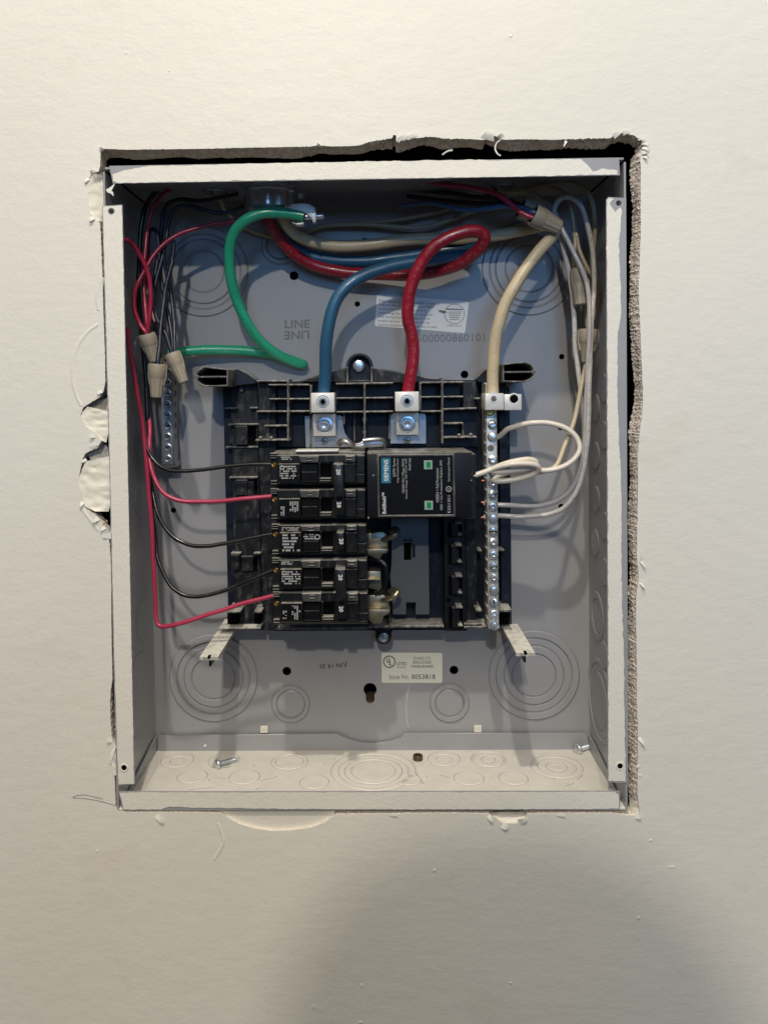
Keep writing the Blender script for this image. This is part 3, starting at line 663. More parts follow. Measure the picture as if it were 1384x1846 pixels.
def wpost(u, v):
    a = P(u,v,82); hw = 6.7; y0, y1 = 11, 84
    zs = [(-1,0),(-.42,0),(-.34,-.35),(-.2,-.35),(-.12,0),(.12,0),(.2,-.35),(.34,-.35),(.42,0),(1,0)]
    mb = MB(); top = [(a.x+x*hw, a.z+z) for x,z in zs]; bot = [(a.x+hw, a.z-2.4),(a.x-hw, a.z-2.4)]
    sec = top+bot; k = len(sec); ys = (y0, y0+2, y1)
    for y in ys: mb.v += [(x,y,z) for x,z in sec]
    for r_ in range(2):
        for i in range(k):
            j = (i+1)%k; mb.f.append((r_*k+i, r_*k+j, (r_+1)*k+j, (r_+1)*k+i))
    mb.f.append(tuple(range(k))[::-1]); mb.f.append(tuple(2*k+i for i in range(k)))
    o = obj('standoff_post', mb, post_m, base, bevel=0, smooth=30)
    obj('post_notch', MB().lathe((a.x, y0-.1, a.z-.4), (0,-1,0), [(1.2,-3),(1.2,.05),(0,.06)], 12), deep, o)
    obj('post_web', MB().box(a.x-.7,a.x+.7,y0+3,y1,a.z-8,a.z-2.4), blk, o)
wpost(410,1133); wpost(918,1126)
obj('post_shelf', MB().boxp(395,1131,470,1134,66,90), post_m, base, bevel=.2)
# bottom edge rib
for (u0,v,u1) in ((664,1130,800),(500,1133,664),(836,1126,868),(836,1131,888)): obj('rib', MB().boxp(u0,v-1.8,u1,v+1.8,62,85), rib_m, base, bevel=.3)
vrib(703,1118,1132,62)
# right breaker rail with hooks
mb = MB(); mb.prismp([(799,934),(838,934),(842,1138),(802,1138)], 66, 84); obj('hook_rail', mb, blk, base, bevel=.5)
mb = MB(); mb.prismp([(838,934),(858,934),(860,1130),(842,1132)], 72, 84); obj('rail_step', mb, blk_smear, base, bevel=.4)
for (v0,v1) in ((942,968),(982,1017),(1038,1073),(1094,1132)):
    k = (v0-934)*.012
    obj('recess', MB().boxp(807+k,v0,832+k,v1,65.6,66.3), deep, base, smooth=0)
    h = obj('hook', MB().boxp(813+k,v0+2,826+k,v1-1,60,66), blk, base, bevel=.4)
    obj('hook_arm', MB().boxp(820+k,v0,832+k,v0+3,54,66), rib_m, h, bevel=.3); obj('hook_arm', MB().boxp(824+k,v1-5,832+k,v1-2,55,66), rib_m, h, bevel=.3)
obj('recess', MB().lathe(P(808,1082,65.9), (0,-1,0), [(px(4,66),0),(px(4,66),.05),(0,.05)], 14), deep, base)
# bus plate and stabs
mb = MB(); mb.prismp([(704,934),(772,934),(774,1108),(749,1108),(749,1086),(732,1086),(732,1108),(708,1108),(706,1070),(703,1040),(706,1010)], 68, 70, [[(728,978),(741,978),(741,1010),(728,1010)]]); obj('bus_plate', mb, busm, base, bevel=.25)
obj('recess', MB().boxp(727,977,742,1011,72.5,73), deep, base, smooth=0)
for (u0,v0,u1,v1,d) in ((743,981,748,1005,67.4),(727,973,744,976,66.5)): obj('slot_edge', MB().boxp(u0,v0,u1,v1,d,68.2), blk, base, bevel=.15)
def stab(pts, d0, d1, pin=None):
    o = obj('bus_stab', MB().prismp(pts, d0, d1), tin, base, bevel=.6, seg=2)
    if pin:
        a = P(*pin, d0-6); R_ = px(9,d0)
        mb = MB().tube(smooth_path([a+Vector((-7,9,-4)), a+Vector((-2,4,-2)), a+Vector((3,0,1)), a+Vector((6,1,4)), a+Vector((4.5,4,5.5)), a+Vector((0,8,3))], 5), 2.1, 10); obj('stab_pin', mb, tin, o)
stab([(660,962),(690,958),(700,966),(698,992),(660,992)], 52, 70, (702,968))
stab([(660,990),(700,989),(699,996),(688,1000),(686,1006),(680,1008),(662,1000)], 42, 60)
stab([(660,1030),(686,1030),(687,1050),(688,1064),(684,1066),(672,1062),(662,1060)], 46, 66)
obj('stab_edge', MB().boxp(660,1043.5,686,1046,38,46), tin, base, bevel=.2)
stab([(660,1074),(690,1072),(702,1080),(700,1100),(662,1100)], 52, 70, (702,1078))
stab([(662,1099),(703,1099),(703,1106),(691,1111),(689,1121),(684,1125),(672,1124),(664,1116)], 40, 60)
mb = MB().tube(smooth_path([P(*p) for p in ((668,1008,50),(685,1012,46),(695,1022,44),(696,1045,44),(690,1062,46),(676,1070,50))]), 1.6, 10); obj('insulator', mb, blk, base)
# line lugs
def lug(u0, v0, u1, v1, tx, bolt, plate, ph, ring, name='line_lug'):
    mb = MB(); mb.prismp(plate, 68, 70); o = obj('bus_tab', mb, steel, base, bevel=.25)
    l = obj('line_lug', MB().boxp(u0,v0,u1,v1,40,60), alu, base, bevel=.5, seg=2)
    c = P(*ring, 40); r_ = px(11.6,40)
    obj('set_screw', MB().lathe(c, (0,-1,0), [(r_,-.2),(r_,.08),(r_*.84,.08),(r_*.82,-.9),(r_*.74,-.95),(r_*.70,.35),(r_*.48,.4),(r_*.42,-.2),(0,-1.5)], 24), steel, l)
    obj('socket', MB().lathe(c, (0,-1,0), [(r_*.44,.30),(r_*.4,.33),(0,.33)], 6), deep, l)
    mb = MB(); mb.boxp(tx[0],tx[1],tx[2],tx[3],58,68); obj('lug_tongue', mb, alu, l, bevel=.4, seg=2)
    q = P(*bolt, 58); r_ = px(15.3,58)
    w_ = obj('washer', MB().lathe(q, (0,-1,0), [(r_,-.1),(r_,.9),(r_*.9,1.1),(r_*.6,1.1),(0,1.1)], 28), zinc, l)
    obj('bolt', MB().lathe(q, (0,-1,0), [(r_*.74,.9),(r_*.74,3.6),(r_*.66,4.2),(r_*.42,4.2),(r_*.36,3.0),(r_*.2,2.8),(0,3.4)], 6), zinc, l, smooth=20)
    screw(base, P(*ph, 68), px(6,68), 1.6, 'cross', steel)
lug(560.5,708,603,743.5, (564.5,746,605,786), (585,766.5), [(549,750),(612,748),(619,752),(619,768),(622,780),(628,790),(636,797),(636,806),(551,807)], (585,795), (582,724))
lug(712,706,755,741.5, (714,744,754,784), (734,764), [(703,750),(706,745),(765,745),(768,750),(768,800),(703,800)], (734,794), (733.5,723))
# tie strap between the tabs
mb = MB().tube(smooth_path([P(*p) for p in ((612,800,52),(614,795,48),(622,795,46),(632,801,46),(640,803,48),(655,802,48))]), 2.2, 10); obj('bus_strap', mb, steel, base)
mb = MB(); mb.prismp([(628,802),(648,798),(656,793),(690,793),(692,800),(690,806),(650,808)], 46, 56); obj('bus_strap', mb, steel, base, bevel=.8, seg=2)
obj('bus_strap', MB().tube(smooth_path([P(*p) for p in ((654,794,45),(672,792,45),(686,792,46),(691,796,48),(692,806,52))]), 1.7, 10), steel, base)
obj('bus_strap', MB().boxp(532,811,610,815,27,44), alu, base, bevel=.6)

# ------------------------------------------------------------------ neutral bar
nb = thing('neutral_bar', 'silver neutral terminal bar with a row of screws right of the breakers', 'terminal bar', tuple(P(888,1135,60)))
mb = MB(); mb.prismp([(875.5,690),(894.5,690),(899,1134),(880,1134)], 46, 72); obj('bar', mb, bar_m, nb, bevel=.5, seg=2)
scr = [766,787,808,829,850,871,892,913,934,957,978,1000,1021,1042,1063,1085,1106,1127]
for i, v in enumerate(scr):
    u = 885+4.2*(v-766)/360
    if i == 2:
        obj('screw_hole', MB().lathe(P(884,808,45.9), (0,-1,0), [(px(6,46),0),(px(5.6,46),.1),(px(4,46),.1),(0,.05)], 16), seam, nb)
    else:
        o = screw(nb, P(u+1.5,v,45.8), px(8.6,44), 2.4+rnd.uniform(-.9,1.3), 'pan' if i % 3 else 'slot', zinc, (rnd.uniform(-.16,.16),-1,rnd.uniform(-.06,.2)))
        q = P(u+1.5,v,43.2); obj('recess', MB().lathe(q, (0,-1,0), [(px(4.2,44),-.3),(px(4.0,44),.25),(px(2.4,44),-.15),(0,-.2)], 8), zinc, o, smooth=15)
obj('screw_hole', MB().lathe(P(883,742.5,45.9), (0,-1,0), [(px(8,46),0),(px(7.4,46),.15),(px(5,46),.1),(0,.05)], 16), brass, nb)
for v in [700]+[745+21.1*k for k in range(19)]:
    u = 871+4.3*(v-766)/360
    a = P(875.6+4.5*(v-690)/444, v, 46); c = Vector((a.x-.02, 59, a.z))
    obj('wire_port', MB().lathe(c, (-1,0,0), [(3.2,0),(3.2,.08),(0,.08)], 14), seam, nb)
    obj('port_rim', MB().box(a.x-.9,a.x+.5,48,57,a.z+2.9,a.z+4.4), bar_m, nb, bevel=.4)
# main lug on the bar
l = obj('neutral_lug', MB().boxp(874,709,908,739.5,33,56), alu, nb, bevel=.9, seg=2); c = P(889.5,719,33); r_ = px(12,33)
obj('set_screw', MB().lathe(c, (0,-1,0), [(r_,-.2),(r_,.08),(r_*.84,.08),(r_*.82,-.9),(r_*.74,-.95),(r_*.70,.35),(r_*.48,.4),(r_*.42,-.6),(0,-.7)], 24), alu, l)
obj('socket', MB().lathe(c, (0,-1,0), [(r_*.44,.30),(r_*.4,.33),(0,.33)], 6), seam, l)
l2 = obj('neutral_lug', MB().boxp(908.5,710.5,940,739.5,36,58), alu, nb, bevel=.5, seg=2); c = P(926,719,36); r_ = px(7.6,36)
obj('lug_hole', MB().lathe(c, (0,-1,0), [(r_,0),(r_,.05),(0,.05)], 20), deep, l2)
obj('lug_ring', MB().lathe(c, (0,-1,0), [(r_*1.4,-.2),(r_*1.4,.1),(r_*1.3,.15),(r_*1.05,.04),(r_*1.0,-.2)], 24, None, True), alu, l2)
for (u,v) in ((868,905),(868,932),(869,866)): obj('wire_end', MB().tube([P(u-1,v+1,60), P(u+8,v,60)], 1.0, 8), copper, nb)

# ------------------------------------------------------------------ ground bar
gb = thing('ground_bar', 'narrow grounding bar with empty screw holes on the left side', 'terminal bar', tuple(P(303,838,80)))
mb = MB(); mb.prismp([(290,640),(311,640),(314,838),(291,838)], 74, 88); obj('bar', mb, steel, gb, bevel=.5)
for i in range(10):
    v = 650+19.6*i; u = 301+.012*(v-650)
    o = obj('screw', MB().lathe(P(u,v,73.9), (0,-1,0), [(px(7.4,74),-.1),(px(7.0,74),.7),(px(5.6,74),.9),(px(5,74),-.3),(0,-.5)], 18), zinc, gb)
    obj('slot', MB().boxp(u-4,v-.9,u+4,v+.9,73.95,74.4), deep, o, smooth=0)
    a = P(313,v,74); obj('wire_port', MB().lathe((a.x+.05,81,a.z), (1,0,0), [(2.3,0),(2.3,.06),(0,.06)], 12), seam, gb)
obj('bar_foot', MB().boxp(292,834,316,843,76,95), steel, gb, bevel=.4)

# ------------------------------------------------------------------ breakers
def breaker(poles, label, tie):
    # poles: list of (x shift, top, clip top, panel top, panel bottom, seed, style)
    v0, v1 = poles[0][1], poles[-1][4]+5
    root = thing('circuit_breaker', label, 'circuit breaker', tuple(P(570,v1,45)), 'circuit breakers down the left of the panel')
    for (s, t, ct, p0, p1, seed, style) in poles:
        b = obj('body', MB().boxp(489+s,t,659+s,p1+4.2,31,78), brk, root, bevel=.6)
        obj('body_face', MB().boxp(499+s,ct-2.5,656+s,p1+1.5,25,31.5), brk, root, bevel=.5)
        obj('top_bar', MB().boxp(501+s,ct-2,642+s,p0-2.5,21,26), brk, root, bevel=.5)
        lp_ = obj('label_panel', MB().boxp(502+s,p0,541+s,p1,18,25.5), brk, root, bevel=.4)
        la = obj('rating_label', MB().boxp(503.5+s,p0+1.2,539.5+s,p1-1.5,17.75,18.1), brk_lab, lp_, smooth=0)
        obj('centre_panel', MB().boxp(543+s,p0,574+s,p1-2,18.5,25.5), brk_lab, root, bevel=.5)
        obj('panel_groove', MB().boxp(545+s,(p0+p1)/2-3,571+s,(p0+p1)/2-2,18.3,18.7), brk_grey, root, smooth=0)
        # toggle well: flat near-black plate for the recess's shade, framed on the lower side
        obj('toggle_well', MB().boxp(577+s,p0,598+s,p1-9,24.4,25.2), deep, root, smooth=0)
        obj('well_rim', MB().boxp(576+s,p1-9,597+s,p1-7,18,25.5), brk_grey, root, bevel=.2); obj('well_rim', MB().boxp(576+s,p1-5,597+s,p1,18,25.5), brk, root, bevel=.3)
        obj('well_rim', MB().boxp(575+s,p0-2,578+s,p1,19,25.5), brk, root, bevel=.2)
        obj('side_panel', MB().boxp(621+s,p0,641+s,p1-2,20,25.5), brk, root, bevel=.4)
        obj('end_block', MB().boxp(643+s,ct-1,658+s,(p0+p1)/2,22,31), brk, root, bevel=.5); obj('end_block', MB().boxp(643+s,(p0+p1)/2+1,658+s,p1,23,31), brk, root, bevel=.5)
        # moulded clips
        mb = MB(); mb.prismp([(539+s,ct),(575+s,ct-.5),(574+s,p0-2),(542+s,p0-2)], 16.5, 25); c_ = obj('clip', mb, brk_grey, root, bevel=.4)
        for k in (0,1): obj('clip_nib', MB().boxp(553+s,ct+3+k*5,563+s,ct+4.6+k*5,15.4,17), brk_grey if k else brk, c_, bevel=.2)
        c_ = obj('clip', MB().boxp(622+s,ct-1,641+s,p0-3,17,25), brk_grey, root, bevel=.5)
        for k in (0,1): obj('clip_nib', MB().boxp(625+s,ct+1+k*5,636+s,ct+2.8+k*5,15.6,17.2), brk_grey, c_, bevel=.25)
        # wire terminal on the outer end
        tm = obj('terminal', MB().boxp(489+s,p0-2,500+s,p1-2,33,44), deep, root, smooth=0)
        obj('terminal_screw', MB().lathe(P(494.5+s,(ct+p0)/2+9,32), (-.25,-1,.1), [(px(5.6,32),-2),(px(5.4,32),.8),(px(3,32),1.5),(0,1.2)], 14), brass, tm)
        for k in range(3): obj('vent_rib', MB().boxp(487+s,t+1+k*4,502+s,t+2.6+k*4,27,34), brk_grey if k == 0 else brk, root, bevel=.2)
        for k in range(2): obj('vent_rib', MB().boxp(488+s,p1-4+k*5,502+s,p1-2.4+k*5,27,34), brk, root, bevel=.2)
        # print
        if style == 0:
            obj('print', print_lines(504+s,ct+.5,527+s,ct+7.5,20.9,2,seed), ink_grey, root, smooth=0)
            obj('print', print_lines(505+s,p0+3,539+s,p1-7,17.6,6,seed+1), ink_grey, la, smooth=0)
            obj('emblem', MB().lathe(P(509+s,p0+7,17.6), (0,-1,0), [(1.7,0),(1.7,.06),(1.2,.06),(1.2,0)], 14, None, True), ink_grey, la)
        elif style == 1:
            obj('print', print_lines(505+s,p0+14,513+s,p1-3,17.6,2,seed,True), ink_grey, la, smooth=0)
            obj('print', print_lines(521+s,p0+5,538+s,p1-3,17.6,4,seed+1,True), ink_grey, la, smooth=0)
        else:
            obj('print', print_lines(506+s,ct+2,538+s,p0-3,20.9,3,seed), ink_grey, root, smooth=0)
            obj('print', print_lines(507+s,p0+2,539+s,p1-2,17.6,6,seed+1), ink_grey, la, smooth=0)
            obj('print', print_lines(545+s,p0+2,570+s,p0+13,18.4,3,seed+2), ink_grey, root, smooth=0)
            obj('emblem', MB().lathe(P(570+s,p0+8,18.3), (0,-1,0), [(2,0),(2,.06),(1.3,.06),(1.3,0)], 14, None, True), ink_grey, root)
    # toggles
    s = poles[0][0]; s2 = poles[-1][0]
    if tie:
        h = obj('handle_tie', MB().prismp([(600+s,poles[0][3]),(619+s,poles[0][3]+1),(621+s2,poles[-1][4]-5),(602+s2,poles[-1][4]-5)], 6, 22), brk, root, bevel=1.0, seg=2)
        obj('tie_slot', MB().boxp(606+s2,poles[-1][3]-4,617+s2,poles[-1][3]+3,5.9,6.3), deep, h, smooth=0)
        for (ss, t, ct, p0, p1, *_r) in poles:
            o = text('rating_number', '20', 610.5+ss, p0+15 if ss == s else p0+11, 5.85, 7.6, -90, ink_white, h, 10.5, 0, .02)
    else:
        h = obj('handle', MB().prismp([(606+s-2.5,poles[0][3]),(620+s-2.5,poles[0][3]),(621+s-2.5,poles[0][4]-6),(607+s-2.5,poles[0][4]-6)], 7, 24), brk, root, bevel=.9, seg=2)
        text('rating_number', '20', 613+s, poles[0][3]+16, 6.85, 7.6, -90, ink_white, h, 10.5, 0, .02)
    return root
breaker([(-.5,816,822,836,871,11,0),(.5,880,884,899,933,21,1)], 'black two-pole breaker, topmost in the left column, handles tied together', True)
breaker([(2.2,944,948,960,997,31,2)], 'black single-pole breaker with its own short handle, in the middle of the column', False)
breaker([(3.2,1005,1011,1026,1061,41,0),(4.4,1066,1070,1087,1121,51,1)], 'black two-pole breaker, lowest in the left column, handles tied together', True)

# ------------------------------------------------------------------ surge protector
sp_ = thing('surge_protector', 'black surge protector block with blue maker panel and two green windows', 'surge protector', tuple(P(757,936,40)))
mb = MB(); mb.boxp(661.5,816,851,934,13,66); obj('case', mb, blk, sp_, bevel=1.0, seg=2)
mb = MB(); mb.prismp([(679,819.5),(819,818),(821,931.5),(681,932.5)], 11.6, 13.2, [[(683,823.5),(815.5,822),(817.5,928),(685,929)]]); obj('label_frame', mb, brk_grey, sp_, bevel=.35)
mb = MB(); mb.prismp([(682.5,823),(816,821.5),(818,928.5),(684.5,929.5)], 12.6, 13.1); la = obj('label_plate', mb, brk_lab, sp_, smooth=0)
D_ = 12.5
o = obj('maker_panel', MB().boxp(687,825,704,871,D_-.05,D_+.15), teal, la, smooth=0)
text('maker_name', 'SIEMENS', 695.8, 848, D_-.12, 7.6, 90, ink_white, o, 39, 0, .012)
text('print', 'BoltShield\u2122', 692, 907, D_, 7, 90, ink_white, la, 38, 0, .01)
for (s, u, v, h_, w_) in (('QSPD Series',710.5,843,5.2,34),('Surge Protective Device',717,848.5,4.4,44),('120/240 VAC 1 Phase 3W+G',726.5,858,4.6,62),('Nominal Voltage 120V MCOV 150V',732.5,862.5,4.4,73),('VPR 600 V 20kA',738.5,837,4.2,23),
    ('GREEN = Full Protection',788,875,5.2,62),('RED = No Protection! Replace SPD',795.5,874.5,5.2,90),('See Instruction Manual',808.5,846.5,3.8,43),('E321351',809,909,5,31)):
    text('print', s, u, v, D_, h_, 90, ink_grey, la, w_)
obj('emblem', MB().lathe(P(808.5,881.5,D_), (0,-1,0), [(px(5.2,12),0),(px(5.2,12),.05),(px(4,12),.05),(px(4,12),0)], 20, None, True), ink_grey, la); text('emblem', 'UL', 808.5, 881.5, D_, 4, 90, ink_grey, la, 5)
for (u,v) in ((771.5,838),(772.5,911)):
    o = obj('indicator_window', MB().boxp(u-7.6,v-8,u+7.6,v+8,D_-.25,D_+.1), led_frame, la, bevel=.1)
    obj('window_pane', MB().boxp(u-3.2,v-5.4,u+4.4,v+5.4,D_-.32,D_-.05), green_led, o, smooth=0)
obj('case_step', MB().boxp(846,818,858,932,24,66), blk, sp_, bevel=.5)
for (u,v,a) in ((664,933.5,1.8),(849,866,1.2),(673,857,1.6),(667,818,1.5)): obj('scuff', MB().lathe(P(u,v,12.98), (0,-1,0), [(px(a),0),(px(a*.6),.12),(0,.15)], 5, lambda t,h: 1+.5*math.sin(t*2+u)), ink_grey, sp_)

# ------------------------------------------------------------------ cable connector hanging from the top wall
cn = thing('cable_connector', 'silver cast locknut connector in the top of the box with feeder cable', 'cable connector', (P(487,350,50).x,50,BH2-1.5))
c = Vector((P(487,350,50).x, 50, BH2-1.5))
zc = P(487,374,35).z-c.z
obj('connector_body', MB().lathe(c, (0,0,-1), [(17,0),(19,1),(19,6),(18.2,7),(18.2,-zc-2),(16.5,-zc),(12,-zc),(11,-zc-4),(0,-zc-6)], 48, lambda t,h: 1+(.10*(abs(math.sin(4.5*t))-.6) if h > 5 else 0)), cast, cn, smooth=30)
obj('locknut', MB().lathe(c, (0,0,-1), [(20.5,.2),(20.5,3.4),(17,3.5)], 40, lambda t,h: 1+.05*(1 if math.sin(8*t) > .3 else 0)), cast, cn, smooth=25)
obj('insulating_throat', MB().lathe(c, (0,0,-1), [(12.5,-zc-.5),(12.0,-zc+1.5),(0,-zc+1.6)], 28), deep, cn)
screw(cn, P(541,352,38), 2.8, 3, 'pan', zinc, (.9,-.4,0))
obj('bond_lug', MB().prismp([(524,368),(546,366),(558,368),(568,374),(570,384),(570,399),(565,402),(561,394),(554,386),(545,383),(526,382)], 34, 40), whitep, cn, bevel=.7, seg=2)
obj('bond_lug', MB().prismp([(526,399),(532,402),(548,400),(547,405),(536,406),(527,402)], 34, 42), whitep, cn, bevel=.7, seg=2)
obj('bond_screw', MB().lathe(P(549,391,39), (1,0,.02), [(2.3,0),(2.3,13),(1.9,14.5),(0,14.5)], 16), zinc, cn)
obj('bond_copper', MB().tube([P(541,391,36), P(549,391.5,37)], 2.4, 10), copper, cn)
def bush(u, v, r, label):
    c = PZ(u,v,BH2-1.5); b_ = tag(obj('hole_bushing', MB().lathe(c, (0,0,-1), [(r,0),(r,1.4),(r-1,1.8),(r-2.4,1.6),(r-2.6,.1),(r*.3,.05),(0,.06)], 30), cast, None), label, 'bushing'); return c
cb = bush(388,344,10, 'round metal bushing in the top wall left of the connector')
cb2 = bush(907,334,9, 'round metal bushing in the top wall above the wire splices')

# ------------------------------------------------------------------ wires
def wire(name, label, pts, r, m_, group=None, n=12, tip=None, strip=None):
    q_ = []
    for i, p in enumerate(smooth_path([P(*p) for p in pts])):
        k_ = noise.noise_vector(Vector((p.x*.045+r*9, p.z*.045, p.y*.05+r)))*.55+noise.noise_vector(p*.13+Vector((r,0,0)))*.18
        q_.append(p+k_)
    mb = MB().tube(q_, r, n)
    o = tag(obj(name, mb, m_, None, smooth=60), label, 'wire', group)
    if strip: obj('bare_end', MB().tube([P(*p) for p in strip], r*.55, 8), copper, o)
    return o
G_F = 'thick feeder cables at the top'
wire('feeder_cable', 'thick green ground cable looping down and back to the left', [(549,390,37),(535,387,37),(515,384,36),(490,383,34),(465,387,33),(442,397,33),(424,415,36),(415,440,40),(414,470,44),(418,505,48),(427,540,53),(442,575,59),(462,607,67),(487,630,75),(515,646,82),(535,655,86),(546,657,88),(541,655.5,91),(522,648,91),(495,640,90),(460,634,88),(420,631,86),(375,631,83),(335,634,80),(305,638,78)], px(9.6,50), w_green, G_F, 14)
wire('feeder_cable', 'thick blue feeder cable bending down into the left lug', [(492,372,52),(494,395,58),(503,420,66),(525,444,74),(560,462,79),(610,471,82),(670,470,83),(735,462,82),(795,452,80),(832,447,78),(852,449,72),(858,455,64),(845,459,58),(810,463,54),(760,470,50),(710,479,47),(668,491,45),(635,508,43),(611,533,42),(598,562,42),(591,595,43),(588,630,45),(587,665,48),(584,705,51),(583,720,51)], px(11.3,48), w_blue, G_F, 14)
wire('feeder_cable', 'thick red feeder cable with a full loop above the right lug', [(480,372,48),(484,395,53),(497,420,61),(518,446,69),(545,468,75),(580,483,78),(625,491,78),(680,494,76),(735,496,72),(785,490,63),(828,475,53),(858,455,44),(872,436,38),(871,422,35),(857,416,33),(836,418,32),(810,427,32),(785,443,33),(764,466,35),(749,495,37),(739,525,40),(735,555,42),(736,580,44),(742,602,46),(745,630,48),(744,655,49),(740,680,50),(735,706,51),(734,718,51)], px(11.2,42), w_red, G_F, 14)
wire('feeder_cable', 'thick cream feeder cable curving down to the neutral bar', [(506,372,50),(510,392,54),(522,412,60),(542,428,65),(575,439,69),(620,443,71),(670,440,72),(720,434,72),(775,430,72),(830,430,71),(890,424,69),(940,415,66),(970,409,66),(990,405,62),(1000,409,54),(998,419,46),(987,434,42),(965,461,39),(942,492,38),(921,527,38),(905,562,39),(895,600,41),(889,640,43),(887,680,44),(888,712,44)], px(10.8,42), w_cream, G_F, 14)
GB = 'branch wires at the left breakers'
wire('branch_wire', 'thin black wire into the uppermost breaker terminal', [(262,760,50),(264,790,46),(268,815,42),(280,833,39),(298,845,37),(322,850,36),(360,848,36),(410,841,36),(455,837,35),(494,836.5,35)], px(3.6,38), w_black, GB, strip=[(488,836.8,35),(498,837,36)])
wire('branch_wire', 'thin red wire sweeping into the second breaker terminal', [(264,730,62),(269,758,54),(271,780,48),(270,800,45),(271,830,42),(279,862,39),(293,885,37),(315,899,36),(345,905,36),(390,904,36),(440,899,35),(490,894.5,35)], px(4.0,37), w_red2, GB, strip=[(486,895,35),(498,896,36)])
wire('branch_wire', 'thin black wire sagging into the third breaker terminal', [(270,850,54),(276,890,50),(284,922,46),(296,948,42),(315,969,39),(342,982,37),(372,984,36),(410,979,36),(455,970,35),(496,962,35)], px(3.8,37), w_black, GB, strip=[(490,963,35),(500,961,36)])
wire('branch_wire', 'thin black wire with the deepest sag, into the fourth breaker terminal', [(268,860,58),(274,910,56),(279,960,53),(284,1000,48),(292,1028,43),(307,1054,39),(328,1070,37),(352,1075,36),(385,1070,36),(425,1057,36),(460,1042,35),(497,1026,35)], px(3.8,37), w_black, GB, strip=[(492,1028,35),(502,1025,36)])
wire('branch_wire', 'long red wire down the left side into the lowest breaker terminal', [(230,590,34),(233,625,36),(240,665,38),(250,715,40),(258,770,42),(264,830,43),(270,900,43),(275,970,42),(279,1040,41),(281,1095,40),(283,1118,39),(288,1128,38),(302,1129,37),(335,1121,36),(380,1106,36),(425,1092,36),(460,1082,35),(494,1073.5,35)], px(4.1,38), w_red2, GB, strip=[(490,1074,35),(500,1073,36)])
GL = 'wires bunched in the upper left corner'
wire('branch_wire', 'dark red wire arching from the top left corner down to a wire nut', [(335,334,60),(310,341,58),(290,355,56),(275,380,55),(266,415,54),(262,455,52),(260,500,50),(262,550,47),(266,595,43),(270,618,41)], px(3.9,50), w_dred, GL)
wire('branch_wire', 'red wire running from the connector down across the left bundle', [(446,392,56),(425,398,54),(395,403,52),(360,410,50),(328,420,48),(300,437,46),(277,461,44),(261,489,42),(248,515,40),(242,540,39),(243,562,38),(252,585,38),(266,603,38),(272,620,40)], px(4.1,44), w_dred, GL)
wire('branch_wire', 'red wire coming out from behind the left flange into a wire nut', [(205,434,14),(222,433,18),(235,437,24),(247,450,28),(260,475,32),(270,505,35),(272,540,36),(269,575,37),(266,600,38),(266,620,40)], px(4.2,30), w_dred, GL)
wire('branch_wire', 'heavy black wire arching along the left wall of the box', [(320,333,66),(290,342,64),(268,362,63),(257,395,62),(253,440,62),(250,500,62),(252,560,60),(258,620,58),(264,690,56),(267,760,54),(270,830,56)], px(4.6,62), w_black, GL)
wire('branch_wire', 'navy wire hooking over the top of the left bundle', [(440,372,60),(420,380,58),(395,384,57),(365,378,56),(340,371,55),(318,376,54),(306,395,53),(300,430,52),(292,470,50),(282,510,48),(277,545,46),(285,580,44),(300,605,40),(308,628,38),(316,645,38)], px(3.8,52), w_navy, GL)
wire('branch_wire', 'navy wire from the connector turning down beside the left wall', [(430,350,66),(400,356,66),(360,362,66),(325,360,66),(302,370,66),(293,400,66),(288,450,66),(280,500,64),(276,560,60),(282,610,52),(285,650,44),(284,668,40)], px(4.2,64), w_navy, GL)
wire('branch_wire', 'navy wire with a tight upside-down bend in the left bundle', [(284,668,42),(288,640,42),(290,600,44),(294,560,46),(300,520,47),(307,485,48),(313,455,49),(314,438,49),(309,431,48),(301,432,48),(297,442,49),(296,470,51),(302,500,53),(309,535,52),(314,575,48),(315,610,42),(315,640,39)], px(3.6,46), w_navyp, GL)
wire('branch_wire', 'short navy wire bent double beside the heavy black one at the upper left', [(262,520,60),(266,470,60),(267,430,60),(270,416,60),(277,413,59),(283,420,58),(286,450,58),(290,500,57),(300,550,54),(309,600,46),(312,640,40)], px(3.6,58), w_navy, GL)
wire('branch_wire', 'white-lettered black wire hanging into the lowest left wire nut', [(311,470,44),(304,500,43),(298,530,42),(294,560,40),(291,590,38),(289,620,35),(286,645,31),(285,668,30)], px(4.2,40), w_navyp, GL)
wire('branch_wire', 'thin tan wire slipping down behind the left bundle into a wire nut', [(272,545,60),(277,570,58),(283,600,54),(288,630,48),(290,655,40),(287,672,36)], px(3.2,50), w_tan, GL)
wire('branch_wire', 'short tan cable entering through the left bushing', [(386,338,62),(391,350,66),(398,364,70),(405,378,76),(420,393,84),(440,405,90)], px(4,70), w_tan, GL)
wire('branch_wire', 'tan wire crossing the back behind the red feeder', [(425,406,90),(450,414,90),(475,423,90),(500,428,90),(530,425,89),(580,408,87),(620,404,85),(670,405,84),(705,408,83),(745,411,83),(785,405,80),(825,391,78),(860,377,76),(900,364,74)], px(4.2,86), w_tan, GL)
GT = 'wires meeting at the splice in the upper right corner'
wire('branch_wire', 'second tan wire running along the top behind the feeders', [(590,408,88),(640,402,86),(690,399,85),(730,394,84),(765,387,84),(800,379,82),(840,366,80),(880,352,78)], px(3.8,84), w_tan, GT)
wire('branch_wire', 'light blue wire reaching across the top to the splice', [(722,372,72),(745,368,70),(775,366,67),(805,372,62),(830,378,58),(860,378,53),(890,374,48),(915,372,44),(940,376,40),(962,384,36),(980,394,35)], px(4.4,56), w_lblue, GT)
